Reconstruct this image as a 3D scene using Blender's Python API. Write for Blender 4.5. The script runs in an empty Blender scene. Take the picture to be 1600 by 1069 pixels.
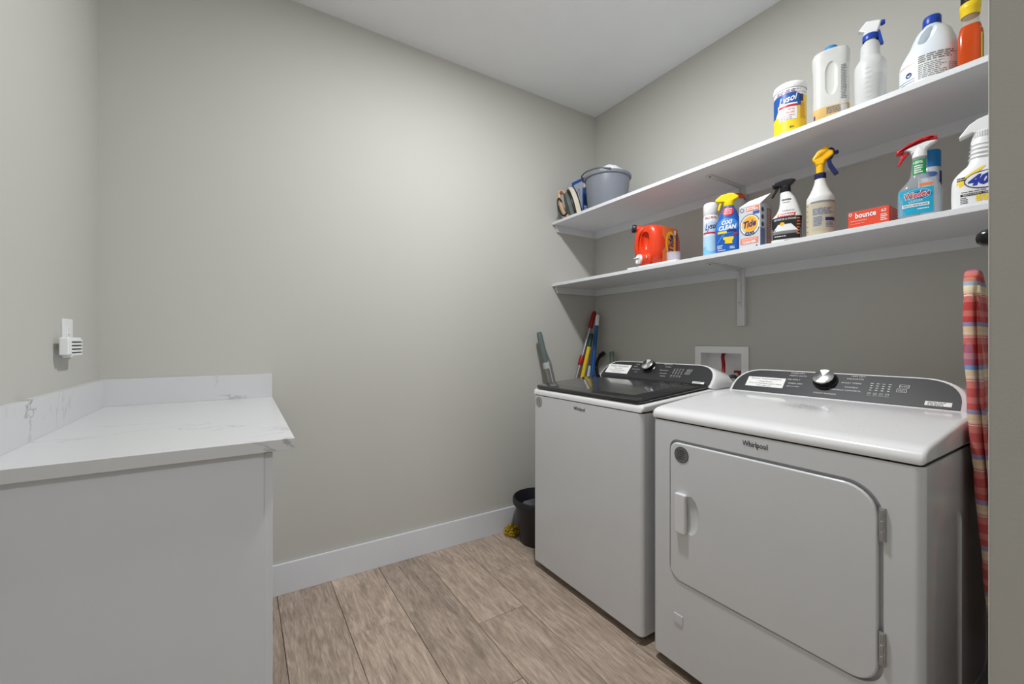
import bpy, bmesh, math, random
from mathutils import Vector, Matrix
R = math.radians
random.seed(7)
SC = bpy.context.scene
COL = SC.collection

# ------------------------------------------------------------------ camera, world, exposure
cam_d = bpy.data.cameras.new('camera')
cam_d.sensor_fit = 'HORIZONTAL'; cam_d.sensor_width = 36.0
cam_d.lens = 36.0 * 660.79 / 1600.0
cam_d.shift_y = -0.7 / 1600.0
cam_d.clip_start = 0.01
cam = bpy.data.objects.new('camera', cam_d); COL.objects.link(cam)
cam.location = (0, 0, 1.15)
cam.rotation_euler = (R(90), 0, -0.5682)
SC.camera = cam

world = bpy.data.worlds.new('world'); SC.world = world
world.use_nodes = True
world.node_tree.nodes['Background'].inputs[0].default_value = (0.8, 0.85, 1.0, 1)
world.node_tree.nodes['Background'].inputs[1].default_value = 0.05

VS = SC.view_settings
VS.view_transform = 'Standard'; VS.look = 'None'; VS.gamma = 1.0; VS.use_curve_mapping = False
VS.exposure = 0.22
SC.cycles.diffuse_bounces = 8; SC.cycles.max_bounces = 14
LAMP_POWER = 27.5          # ceiling lamp of the laundry room
HALL_POWER = 18.0          # ceiling lamp of the hall behind the doorway
LAMP_XY = (0.86, 1.08)
HALL_XY = (0.48, -1.15)

# ------------------------------------------------------------------ materials
def lin(c):
    out = []
    for v in c[:3]:
        v = v / 255.0
        out.append(v / 12.92 if v <= 0.04045 else ((v + 0.055) / 1.055) ** 2.4)
    return tuple(out) + (1.0,)

MATS = {}
def M(name, rgb, rough=0.5, metal=0.0, bump=None, var=0.0, vscale=8.0, coat=0.0, trans=0.0, thin=0.0, spec=0.5, ior=1.45, emit=0.0):
    """principled material; bump=(scale,strength,distance); var = brightness noise; thin = share of see-through"""
    if name in MATS: return MATS[name]
    m = bpy.data.materials.new(name); m.use_nodes = True
    nt = m.node_tree; N = nt.nodes; L = nt.links
    b = N['Principled BSDF']
    b.inputs['Base Color'].default_value = lin(rgb)
    b.inputs['Roughness'].default_value = rough
    b.inputs['Metallic'].default_value = metal
    b.inputs['Coat Weight'].default_value = coat
    b.inputs['Coat Roughness'].default_value = 0.05
    b.inputs['Transmission Weight'].default_value = trans
    b.inputs['Specular IOR Level'].default_value = spec
    b.inputs['IOR'].default_value = ior
    if emit:
        b.inputs['Emission Color'].default_value = lin(rgb); b.inputs['Emission Strength'].default_value = emit
    tc = N.new('ShaderNodeTexCoord')
    nz = N.new('ShaderNodeTexNoise'); nz.inputs['Scale'].default_value = vscale; nz.inputs['Detail'].default_value = 4
    L.new(tc.outputs['Object'], nz.inputs['Vector'])
    v = max(var, 0.02)
    mp = N.new('ShaderNodeMapRange'); mp.inputs['From Min'].default_value = 0.3; mp.inputs['From Max'].default_value = 0.7
    mp.inputs['To Min'].default_value = 1.0 - v; mp.inputs['To Max'].default_value = 1.0
    L.new(nz.outputs['Fac'], mp.inputs['Value'])
    mx = N.new('ShaderNodeVectorMath'); mx.operation = 'SCALE'
    mx.inputs[0].default_value = lin(rgb)[:3]
    L.new(mp.outputs['Result'], mx.inputs['Scale']); L.new(mx.outputs['Vector'], b.inputs['Base Color'])
    if bump:
        n2 = N.new('ShaderNodeTexNoise'); n2.inputs['Scale'].default_value = bump[0]; n2.inputs['Detail'].default_value = 3
        L.new(tc.outputs['Object'], n2.inputs['Vector'])
        bp = N.new('ShaderNodeBump'); bp.inputs['Strength'].default_value = bump[1]; bp.inputs['Distance'].default_value = bump[2]
        L.new(n2.outputs['Fac'], bp.inputs['Height']); L.new(bp.outputs['Normal'], b.inputs['Normal'])
    if thin:
        tr = N.new('ShaderNodeBsdfTransparent'); ms = N.new('ShaderNodeMixShader'); ms.inputs['Fac'].default_value = thin
        o = N['Material Output']
        L.new(b.outputs['BSDF'], ms.inputs[1]); L.new(tr.outputs['BSDF'], ms.inputs[2]); L.new(ms.outputs['Shader'], o.inputs['Surface'])
    MATS[name] = m
    return m

wall_m = M('greige_wall_paint', (190, 189, 183), 0.75, bump=(220, 0.12, 0.0015), var=0.015, vscale=1.5, spec=0.3)
ceil_m = M('white_ceiling_paint', (238, 240, 243), 0.9, bump=(90, 0.2, 0.002), spec=0.2)
trim_m = M('white_trim_paint', (215, 218, 223), 0.38, bump=(60, 0.06, 0.001))
shelf_m = M('white_shelf_paint', (216, 218, 221), 0.45, bump=(80, 0.08, 0.001))
cab_m = M('white_cabinet_paint', (215, 218, 223), 0.42)
enamel_m = M('white_enamel', (213, 215, 218), 0.22, coat=0.35, var=0.02)
capwhite_m = M('glossy_white_plastic', (226, 226, 227), 0.2, coat=0.3)
glass_lid_m = M('black_glass', (24, 24, 25), 0.1, coat=0.6, spec=0.7)
lid_grey_m = M('smoked_glass', (62, 63, 64), 0.16, coat=0.4)
panel_m = M('charcoal_panel', (44, 44, 46), 0.45, var=0.06, vscale=30)
dark_m = M('black_gap', (14, 14, 15), 0.7)
grey_badge_m = M('grey_badge_foil', (112, 113, 115), 0.4, metal=0.2)
chrome_m = M('brushed_chrome', (205, 205, 205), 0.22, metal=1.0)
steel_m = M('galvanised_steel', (176, 177, 178), 0.4, metal=0.85)
paper_m = M('white_paper', (236, 236, 234), 0.8)
ink_m = M('black_ink', (30, 30, 32), 0.7)
grey_ink_m = M('grey_ink', (120, 122, 126), 0.7)
white_ink_m = M('white_ink', (235, 235, 235), 0.6)
silver_ink_m = M('silver_ink', (220, 220, 220), 0.5)
white_pl = M('white_plastic', (232, 233, 234), 0.35)
bracket_m = M('white_steel_bracket', (208, 208, 210), 0.4)

def wood_material():
    m = bpy.data.materials.new('oak_vinyl_plank'); m.use_nodes = True
    nt = m.node_tree; N = nt.nodes; L = nt.links; b = N['Principled BSDF']
    tc = N.new('ShaderNodeTexCoord'); oi = N.new('ShaderNodeObjectInfo')
    rnd = N.new('ShaderNodeVectorMath'); rnd.operation = 'SCALE'; rnd.inputs[0].default_value = (37.0, 53.0, 11.0)
    L.new(oi.outputs['Random'], rnd.inputs['Scale'])
    add = N.new('ShaderNodeVectorMath'); L.new(tc.outputs['Object'], add.inputs[0]); L.new(rnd.outputs['Vector'], add.inputs[1])
    def noise(sx, sy, detail, dist=0.0):
        mp = N.new('ShaderNodeMapping'); mp.inputs['Scale'].default_value = (sx, sy, 1)
        L.new(add.outputs['Vector'], mp.inputs['Vector'])
        n = N.new('ShaderNodeTexNoise'); n.inputs['Scale'].default_value = 1.0; n.inputs['Detail'].default_value = detail
        n.inputs['Roughness'].default_value = 0.65; n.inputs['Distortion'].default_value = dist
        L.new(mp.outputs['Vector'], n.inputs['Vector']); return n
    g1 = noise(30, 4.0, 9, 1.6); g2 = noise(170, 16, 6, 0.3); g3 = noise(7, 4.0, 4); g4 = noise(60, 2.6, 3, 1.2)
    r1 = N.new('ShaderNodeValToRGB'); e = r1.color_ramp.elements
    e[0].position = 0.28; e[0].color = lin((150, 134, 121)); e[1].position = 0.72; e[1].color = lin((208, 191, 175))
    x = r1.color_ramp.elements.new(0.5); x.color = lin((182, 164, 149))
    L.new(g1.outputs['Fac'], r1.inputs['Fac'])
    r2 = N.new('ShaderNodeValToRGB'); e = r2.color_ramp.elements
    e[0].position = 0.36; e[0].color = (0.60, 0.57, 0.55, 1); e[1].position = 0.62; e[1].color = (1.04, 1.03, 1.02, 1)
    L.new(g2.outputs['Fac'], r2.inputs['Fac'])
    m1 = N.new('ShaderNodeMix'); m1.data_type = 'RGBA'; m1.blend_type = 'MULTIPLY'; m1.inputs['Factor'].default_value = 0.72
    L.new(r1.outputs['Color'], m1.inputs[6]); L.new(r2.outputs['Color'], m1.inputs[7])
    r3 = N.new('ShaderNodeValToRGB'); e = r3.color_ramp.elements
    e[0].position = 0.3; e[0].color = (0.80, 0.79, 0.79, 1); e[1].position = 0.7; e[1].color = (1.05, 1.05, 1.06, 1)
    L.new(g3.outputs['Fac'], r3.inputs['Fac'])
    m2 = N.new('ShaderNodeMix'); m2.data_type = 'RGBA'; m2.blend_type = 'MULTIPLY'; m2.inputs['Factor'].default_value = 0.8
    L.new(m1.outputs[2], m2.inputs[6]); L.new(r3.outputs['Color'], m2.inputs[7])
    # thin dark cracks along the grain
    r4 = N.new('ShaderNodeValToRGB'); e = r4.color_ramp.elements
    e[0].position = 0.29; e[0].color = (0.38, 0.33, 0.30, 1); e[1].position = 0.345; e[1].color = (1, 1, 1, 1)
    L.new(g4.outputs['Fac'], r4.inputs['Fac'])
    m3 = N.new('ShaderNodeMix'); m3.data_type = 'RGBA'; m3.blend_type = 'MULTIPLY'; m3.inputs['Factor'].default_value = 0.75
    L.new(m2.outputs[2], m3.inputs[6]); L.new(r4.outputs['Color'], m3.inputs[7])
    # per-plank tone
    mr = N.new('ShaderNodeMapRange'); mr.inputs['To Min'].default_value = 0.86; mr.inputs['To Max'].default_value = 1.08
    L.new(oi.outputs['Random'], mr.inputs['Value'])
    sc = N.new('ShaderNodeVectorMath'); sc.operation = 'SCALE'
    L.new(m3.outputs[2], sc.inputs[0]); L.new(mr.outputs['Result'], sc.inputs['Scale'])
    L.new(sc.outputs['Vector'], b.inputs['Base Color'])
    b.inputs['Roughness'].default_value = 0.5; b.inputs['Specular IOR Level'].default_value = 0.35
    bp = N.new('ShaderNodeBump'); bp.inputs['Strength'].default_value = 0.25; bp.inputs['Distance'].default_value = 0.002
    L.new(g2.outputs['Fac'], bp.inputs['Height']); L.new(bp.outputs['Normal'], b.inputs['Normal'])
    return m

def quartz_material():
    m = bpy.data.materials.new('white_quartz'); m.use_nodes = True
    nt = m.node_tree; N = nt.nodes; L = nt.links; b = N['Principled BSDF']
    tc = N.new('ShaderNodeTexCoord')
    def vein(scale, width, seed):
        mp = N.new('ShaderNodeMapping'); mp.inputs['Location'].default_value = (seed, seed * 1.7, seed * .4)
        mp.inputs['Rotation'].default_value = (0, 0, 0.9); mp.inputs['Scale'].default_value = (1.0, 2.2, 1.4)
        L.new(tc.outputs['Object'], mp.inputs['Vector'])
        n = N.new('ShaderNodeTexNoise'); n.inputs['Scale'].default_value = scale; n.inputs['Detail'].default_value = 8
        n.inputs['Roughness'].default_value = 0.6; n.inputs['Distortion'].default_value = 0.5
        L.new(mp.outputs['Vector'], n.inputs['Vector'])
        s = N.new('ShaderNodeMath'); s.operation = 'SUBTRACT'; s.inputs[1].default_value = 0.5; L.new(n.outputs['Fac'], s.inputs[0])
        a = N.new('ShaderNodeMath'); a.operation = 'ABSOLUTE'; L.new(s.outputs[0], a.inputs[0])
        r = N.new('ShaderNodeMapRange'); r.inputs['From Max'].default_value = width; r.inputs['To Min'].default_value = 1; r.inputs['To Max'].default_value = 0
        L.new(a.outputs[0], r.inputs['Value']); return r
    v = vein(1.7, 0.012, 3.1)
    msk = N.new('ShaderNodeTexNoise'); msk.inputs['Scale'].default_value = 2.6; L.new(tc.outputs['Object'], msk.inputs['Vector'])
    mr = N.new('ShaderNodeMapRange'); mr.inputs['From Min'].default_value = 0.5; mr.inputs['From Max'].default_value = 0.68
    L.new(msk.outputs['Fac'], mr.inputs['Value'])
    mu = N.new('ShaderNodeMath'); mu.operation = 'MULTIPLY'; L.new(v.outputs['Result'], mu.inputs[0]); L.new(mr.outputs['Result'], mu.inputs[1])
    mx = N.new('ShaderNodeMix'); mx.data_type = 'RGBA'
    mx.inputs[6].default_value = lin((207, 208, 210)); mx.inputs[7].default_value = lin((150, 150, 153))
    L.new(mu.outputs[0], mx.inputs['Factor']); L.new(mx.outputs[2], b.inputs['Base Color'])
    b.inputs['Roughness'].default_value = 0.2
    return m

def plaid_material():
    m = bpy.data.materials.new('plaid_cotton'); m.use_nodes = True
    nt = m.node_tree; N = nt.nodes; L = nt.links; b = N['Principled BSDF']
    tc = N.new('ShaderNodeTexCoord'); sp = N.new('ShaderNodeSeparateXYZ'); L.new(tc.outputs['Object'], sp.inputs[0])
    def stripes(out, period, stops):
        mu = N.new('ShaderNodeMath'); mu.operation = 'MULTIPLY'; mu.inputs[1].default_value = 1.0 / period; L.new(out, mu.inputs[0])
        fr = N.new('ShaderNodeMath'); fr.operation = 'FRACT'; L.new(mu.outputs[0], fr.inputs[0])
        r = N.new('ShaderNodeValToRGB'); r.color_ramp.interpolation = 'CONSTANT'
        el = r.color_ramp.elements
        el[0].position = stops[0][0]; el[0].color = lin(stops[0][1]); el[1].position = stops[1][0]; el[1].color = lin(stops[1][1])
        for p, c in stops[2:]:
            q = el.new(p); q.color = lin(c)
        L.new(fr.outputs[0], r.inputs['Fac']); return r
    red, cream, blue, pink, white = (178, 58, 58), (214, 202, 164), (112, 142, 186), (200, 112, 106), (226, 216, 208)
    a = stripes(sp.outputs['Z'], 0.112, [(0, red), (.2, pink), (.36, white), (.38, pink), (.41, cream), (.45, white), (.48, cream), (.62, blue), (.72, red), (.86, pink)])
    c = stripes(sp.outputs['X'], 0.115, [(0, red), (.22, white), (.25, red), (.30, cream), (.34, white), (.37, cream), (.55, pink), (.72, blue), (.84, red)])
    mx = N.new('ShaderNodeMix'); mx.data_type = 'RGBA'; mx.inputs['Factor'].default_value = 0.30
    L.new(a.outputs['Color'], mx.inputs[6]); L.new(c.outputs['Color'], mx.inputs[7])
    L.new(mx.outputs[2], b.inputs['Base Color']); b.inputs['Roughness'].default_value = 0.9
    n = N.new('ShaderNodeTexNoise'); n.inputs['Scale'].default_value = 18; L.new(tc.outputs['Object'], n.inputs['Vector'])
    bp = N.new('ShaderNodeBump'); bp.inputs['Strength'].default_value = 0.4; bp.inputs['Distance'].default_value = 0.01
    L.new(n.outputs['Fac'], bp.inputs['Height']); L.new(bp.outputs['Normal'], b.inputs['Normal'])
    return m

wood_m = wood_material(); quartz_m = quartz_material(); plaid_m = plaid_material()

# ------------------------------------------------------------------ mesh helpers
def link(name, me, mat=None, parent=None, loc=None, rot=None):
    o = bpy.data.objects.new(name, me); COL.objects.link(o)
    if mat is not None:
        me.materials.clear(); me.materials.append(mat)
    if parent: o.parent = parent
    if loc: o.location = loc
    if rot: o.rotation_euler = rot
    return o

def from_bm(name, bm, mat, parent=None, smooth=40, loc=None, rot=None):
    bmesh.ops.recalc_face_normals(bm, faces=bm.faces[:])
    me = bpy.data.meshes.new(name); bm.to_mesh(me); bm.free()
    if smooth:
        me.polygons.foreach_set('use_smooth', [True] * len(me.polygons))
        me.set_sharp_from_angle(angle=R(smooth))
    return link(name, me, mat, parent, loc, rot)

def weighted(o):
    md = o.modifiers.new('weighted', 'WEIGHTED_NORMAL'); md.keep_sharp = True; md.weight = 100

def bm_box(bm, lo, hi, bevel=0.0, seg=2, vert_only=False):
    vs = [bm.verts.new((x, y, z)) for x in (lo[0], hi[0]) for y in (lo[1], hi[1]) for z in (lo[2], hi[2])]
    f = [(0, 1, 3, 2), (4, 6, 7, 5), (0, 4, 5, 1), (2, 3, 7, 6), (0, 2, 6, 4), (1, 5, 7, 3)]
    fs = [bm.faces.new([vs[i] for i in q]) for q in f]
    if bevel:
        es = {e for fc in fs for e in fc.edges}
        if vert_only: es = {e for e in es if abs(e.verts[0].co.z - e.verts[1].co.z) > 1e-6}
        bmesh.ops.bevel(bm, geom=list(es), offset=bevel, segments=seg, profile=0.5, affect='EDGES', clamp_overlap=True)

def box(name, lo, hi, mat, parent=None, bevel=0.0, seg=2, vert_only=False, loc=None, rot=None):
    bm = bmesh.new(); bm_box(bm, lo, hi, bevel, seg, vert_only)
    o = from_bm(name, bm, mat, parent, loc=loc, rot=rot)
    if bevel: weighted(o)
    return o

def prism(name, pts, mat, parent=None, axis='y', a=0.0, b=0.01, bevel=0.0, seg=2, smooth=40):
    """polygon pts in the plane across `axis`, extruded from a to b along it"""
    def co(p, t):
        return {'y': (p[0], t, p[1]), 'x': (t, p[0], p[1]), 'z': (p[0], p[1], t)}[axis]
    bm = bmesh.new()
    v0 = [bm.verts.new(co(p, a)) for p in pts]; v1 = [bm.verts.new(co(p, b)) for p in pts]
    n = len(pts)
    c0 = bm.faces.new(v0); c1 = bm.faces.new(v1[::-1])
    for i in range(n): bm.faces.new([v0[i], v0[(i + 1) % n], v1[(i + 1) % n], v1[i]])
    bmesh.ops.recalc_face_normals(bm, faces=bm.faces[:])
    if bevel:
        bmesh.ops.bevel(bm, geom=list(set(c0.edges) | set(c1.edges)), offset=bevel, segments=seg, profile=0.5, affect='EDGES', clamp_overlap=True)
    o = from_bm(name, bm, mat, parent, smooth)
    if bevel: weighted(o)
    return o

def rrect(w0, w1, h0, h1, r, n=6):
    """rounded rectangle outline; r one radius or (bl,br,tr,tl)"""
    if not isinstance(r, (tuple, list)): r = (r,) * 4
    pts = []
    for (cx, cy, rr, a0) in ((w0, h0, r[0], 180), (w1, h0, r[1], 270), (w1, h1, r[2], 0), (w0, h1, r[3], 90)):
        sx = 1 if cx == w0 else -1; sy = 1 if cy == h0 else -1
        for k in range(n + 1):
            a = R(a0 + 90 * k / n)
            pts.append((cx + sx * rr + rr * math.cos(a), cy + sy * rr + rr * math.sin(a)))
    return pts

def lathe(name, prof, mat, parent=None, n=32, loc=(0, 0, 0), rot=None, smooth=45, sx=1.0, sy=1.0):
    bm = bmesh.new(); rings = []
    for r, z in prof:
        if r < 1e-6: rings.append([bm.verts.new((0, 0, z))])
        else: rings.append([bm.verts.new((r * sx * math.cos(2 * math.pi * k / n), r * sy * math.sin(2 * math.pi * k / n), z)) for k in range(n)])
    for A, B in zip(rings, rings[1:]):
        for k in range(n):
            q = [A[k % len(A)], A[(k + 1) % len(A)], B[(k + 1) % len(B)], B[k % len(B)]]
            q = list(dict.fromkeys(q))
            if len(q) > 2: bm.faces.new(q)
    return from_bm(name, bm, mat, parent, smooth, loc, rot)

def tube(name, pts, r, mat, parent=None, n=10, closed=False, smooth=True, caps=True):
    """tube along points; r a number or a list"""
    pts = [Vector(p) for p in pts]; m = len(pts)
    rs = r if isinstance(r, (list, tuple)) else [r] * m
    bm = bmesh.new(); rings = []
    up = Vector((0, 0, 1)); prev = None
    for i, p in enumerate(pts):
        if closed: d = (pts[(i + 1) % m] - pts[i - 1])
        else: d = pts[min(i + 1, m - 1)] - pts[max(i - 1, 0)]
        d.normalize()
        if prev is None:
            u = d.cross(up)
            if u.length < 1e-3: u = d.cross(Vector((1, 0, 0)))
        else: u = prev - d * prev.dot(d)
        u.normalize(); prev = u; v = d.cross(u)
        rings.append([bm.verts.new(p + (u * math.cos(2 * math.pi * k / n) + v * math.sin(2 * math.pi * k / n)) * rs[i]) for k in range(n)])
    for i in range(m if closed else m - 1):
        A, B = rings[i], rings[(i + 1) % m]
        for k in range(n): bm.faces.new([A[k], A[(k + 1) % n], B[(k + 1) % n], B[k]])
    if caps and not closed: bm.faces.new(rings[0]); bm.faces.new(rings[-1][::-1])
    return from_bm(name, bm, mat, parent, 50)

def curve_pts(ctrl, n=8):
    """Catmull-Rom through control points"""
    c = [Vector(p) for p in ctrl]; c = [2 * c[0] - c[1]] + c + [2 * c[-1] - c[-2]]
    out = []
    for i in range(1, len(c) - 2):
        for k in range(n):
            t = k / n; p0, p1, p2, p3 = c[i - 1], c[i], c[i + 1], c[i + 2]
            out.append(0.5 * ((2 * p1) + (p2 - p0) * t + (2 * p0 - 5 * p1 + 4 * p2 - p3) * t * t + (3 * p1 - p0 - 3 * p2 + p3) * t ** 3))
    out.append(c[-2]); return out

def boolean(o, cutters, op='DIFFERENCE', smooth=40):
    o.modifiers.clear()
    for c in cutters:
        md = o.modifiers.new('b', 'BOOLEAN'); md.operation = op; md.object = c; md.solver = 'EXACT'
    bpy.context.view_layer.update()
    dg = bpy.context.evaluated_depsgraph_get()
    me = bpy.data.meshes.new_from_object(o.evaluated_get(dg))
    mat = o.data.materials[0]; o.modifiers.clear(); old = o.data; o.data = me; me.name = o.name
    me.materials.clear(); me.materials.append(mat)
    me.polygons.foreach_set('material_index', [0] * len(me.polygons))
    me.polygons.foreach_set('use_smooth', [True] * len(me.polygons)); me.set_sharp_from_angle(angle=R(smooth))
    weighted(o)
    for c in cutters:
        d = c.data; bpy.data.objects.remove(c); bpy.data.meshes.remove(d)

def thing(name, label, cat, loc=(0, 0, 0), rz=0.0, group=None):
    o = bpy.data.objects.new(name, None); COL.objects.link(o); o.empty_display_size = 0.05
    o.location = loc; o.rotation_euler = (0, 0, rz); o['label'] = label; o['category'] = cat
    if group: o['group'] = group
    return o
def tag(o, label, cat, group=None):
    o['label'] = label; o['category'] = cat
    if group: o['group'] = group
    return o
def structure(o): o['kind'] = 'structure'; return o

# ---- flat print on surfaces: f(s, z, off) -> point
def plane_surf(o, sx, sy, n):
    o, sx, sy, n = Vector(o), Vector(sx), Vector(sy), Vector(n)
    return lambda s, z, off=0.0: o + sx * s + sy * z + n * off

def patch(name, f, mat, parent, z0, z1, left, right, off=0.0006, nz=8, ns=8):
    """sheet between left(z) and right(z) laid on the surface f"""
    lf = left if callable(left) else (lambda z: left); rf = right if callable(right) else (lambda z: right)
    bm = bmesh.new(); g = []
    for i in range(nz + 1):
        z = z0 + (z1 - z0) * i / nz; a, b = lf(z), rf(z)
        g.append([bm.verts.new(f(a + (b - a) * k / ns, z, off)) for k in range(ns + 1)])
    for i in range(nz):
        for k in range(ns):
            bm.faces.new([g[i][k], g[i][k + 1], g[i + 1][k + 1], g[i + 1][k]])
    bmesh.ops.remove_doubles(bm, verts=bm.verts[:], dist=1e-7)
    me = bpy.data.meshes.new(name); bm.to_mesh(me); bm.free()
    me.polygons.foreach_set('use_smooth', [True] * len(me.polygons))
    return link(name, me, mat, parent)

def disc(name, f, mat, parent, cs, cz, rs, rz=None, off=0.0006, n=14):
    rz = rz or rs
    w = lambda z: rs * math.sqrt(max(0.0, 1 - ((z - cz) / rz) ** 2))
    return patch(name, f, mat, parent, cz - rz, cz + rz, lambda z: cs - w(z), lambda z: cs + w(z), off, n, 8)

def ring(name, f, mat, parent, cs, cz, rs, rz, t, off=0.0008, a0=0, a1=360, n=40):
    bm = bmesh.new(); g = []
    for k in range(n + 1):
        a = R(a0 + (a1 - a0) * k / n)
        g.append([bm.verts.new(f(cs + (rs - d) * math.cos(a), cz + (rz - d) * math.sin(a), off)) for d in (0, t)])
    for k in range(n): bm.faces.new([g[k][0], g[k + 1][0], g[k + 1][1], g[k][1]])
    me = bpy.data.meshes.new(name); bm.to_mesh(me); bm.free()
    return link(name, me, mat, parent)

def text(body, f, mat, parent, cs, cz, w=None, h=None, off=0.0012, shear=0.0, bold=0.0, rot=0.0, slope=0.0, name='lettering', cut=None):
    """lettering centred at (cs,cz), fitted to width w and/or height h, laid on surface f; slope tilts the baseline"""
    cu = bpy.data.curves.new('t', 'FONT'); cu.body = body; cu.size = 1.0; cu.resolution_u = 2
    cu.shear = shear; cu.offset = bold; cu.align_x = 'CENTER'
    o = bpy.data.objects.new('t', cu); COL.objects.link(o)
    bpy.context.view_layer.update()
    me = bpy.data.meshes.new_from_object(o.evaluated_get(bpy.context.evaluated_depsgraph_get()))
    bpy.data.objects.remove(o); bpy.data.curves.remove(cu)
    xs = [v.co.x for v in me.vertices]; ys = [v.co.y for v in me.vertices]
    x0, x1, y0, y1 = min(xs), max(xs), min(ys), max(ys)
    kx = w / (x1 - x0) if w else None; ky = h / (y1 - y0) if h else None
    kx = kx or ky; ky = ky or kx
    ca, sa = math.cos(rot), math.sin(rot)
    for v in me.vertices:
        a = (v.co.x - (x0 + x1) / 2) * kx; c = (v.co.y - (y0 + y1) / 2) * ky + a * slope
        a, c = a * ca - c * sa, a * sa + c * ca
        v.co = f(cs + a, cz + c, off)
    me.name = name
    return link(name, me, mat, parent)

def lines(f, mat, parent, s0, s1, z1, dz, n, th=0.0012, off=0.001, name='print_lines', seed=1):
    """rows of print too small to read"""
    rr = random.Random(seed); bm = bmesh.new()
    for i in range(n):
        z = z1 - i * dz; s = s0
        e = s1 - (s1 - s0) * rr.random() * 0.3
        while s < e:
            l = min((s1 - s0) * (0.08 + 0.14 * rr.random()), e - s)
            k = 3; prev = None
            for q in range(k + 1):
                t = s + l * q / k
                cur = (bm.verts.new(f(t, z, off)), bm.verts.new(f(t, z + th, off)))
                if prev: bm.faces.new([prev[0], cur[0], cur[1], prev[1]])
                prev = cur
            s += l + (s1 - s0) * 0.035
    me = bpy.data.meshes.new(name); bm.to_mesh(me); bm.free()
    return link(name, me, mat, parent)

class Loft:
    """bottle body: sections (z, cx, rx, ry, n) with superellipse exponent n; front is -Y"""
    def __init__(self, secs): self.s = secs
    def at(self, z):
        s = self.s
        if z <= s[0][0]: return s[0][1:]
        for a, b in zip(s, s[1:]):
            if z <= b[0]:
                t = (z - a[0]) / max(1e-9, b[0] - a[0])
                return tuple(a[i] + (b[i] - a[i]) * t for i in range(1, 5))
        return s[-1][1:]
    def f(self, s, z, off=0.0):
        cx, rx, ry, n = self.at(z); rx += off; ry += off
        if n < 2.3:
            a = s / max(rx, 1e-4); a = max(-1.5, min(1.5, a))
            return Vector((cx + rx * math.sin(a), -ry * math.cos(a), z))
        u = max(-0.999, min(0.999, s / rx))
        return Vector((cx + s, -ry * (1 - abs(u) ** n) ** (1 / n), z))
    def side(self, s, z, off=0.0):
        """the +X side, s runs towards the back"""
        cx, rx, ry, n = self.at(z); rx += off
        u = max(-0.98, min(0.98, s / ry))
        return Vector((cx + rx * (1 - abs(u) ** n) ** (1 / n), s, z))
    def mesh(self, name, mat, parent, nseg=36, smooth=45, z0=None, z1=None, shrink=0.0):
        bm = bmesh.new(); rings = []
        S = [q for q in self.s if (z0 is None or q[0] >= z0) and (z1 is None or q[0] <= z1)]
        if z1 is not None and S[-1][0] < z1: S = S + [(z1,) + tuple(self.at(z1))]
        for z, cx, rx, ry, n in S:
            rx -= shrink; ry -= shrink; r_ = []
            for k in range(nseg):
                a = 2 * math.pi * k / nseg; c, s = math.cos(a), math.sin(a)
                r_.append(bm.verts.new((cx + rx * math.copysign(abs(c) ** (2 / n), c), ry * math.copysign(abs(s) ** (2 / n), s), z)))
            rings.append(r_)
        for A, B in zip(rings, rings[1:]):
            for k in range(nseg): bm.faces.new([A[k], A[(k + 1) % nseg], B[(k + 1) % nseg], B[k]])
        bm.faces.new(rings[0][::-1]); bm.faces.new(rings[-1])
        return from_bm(name, bm, mat, parent, smooth)

def smooth_secs(secs, n=5):
    """interpolate sections smoothly (monotone cosine-free Catmull)"""
    pts = curve_pts([(q[0], q[2], q[3]) for q in secs], n)
    out = []
    for i, p in enumerate(pts):
        k = min(i / n, len(secs) - 1); a = int(k); b = min(a + 1, len(secs) - 1); t = k - a
        out.append((p.x, secs[a][1] + (secs[b][1] - secs[a][1]) * t, p.y, p.z, secs[a][4] + (secs[b][4] - secs[a][4]) * t))
    return out

# ------------------------------------------------------------------ room
XL, XR, YF, ZC = -0.459, 2.093, 2.19, 2.724
HY = -2.1                       # end of the hall behind the camera
SX, SY = 0.70, 0.1118           # corner of the wall stub beside the doorway

structure(box('wall_back', (XL - 0.1, YF, -0.05), (XR + 0.1, YF + 0.1, ZC), wall_m))
structure(box('wall_left', (XL - 0.1, HY, -0.05), (XL, YF, ZC), wall_m))
wr = structure(box('wall_right', (XR, HY, -0.05), (XR + 0.12, YF, ZC), wall_m))
structure(box('wall_front', (SX, SY - 0.12, -0.02), (XR, SY, ZC), wall_m, bevel=0.0025, vert_only=True))
structure(box('wall_hall', (XL - 0.1, HY - 0.1, -0.05), (XR + 0.1, HY, ZC), wall_m))
structure(box('ceiling', (XL - 0.1, HY - 0.1, ZC), (XR + 0.1, YF + 0.1, ZC + 0.08), ceil_m))
# recess in the right wall for the washer outlet box
cut = box('cut', (XR - 0.02, 1.145, 0.935), (XR + 0.075, 1.385, 1.098), wall_m)
boolean(wr, [cut])

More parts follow.
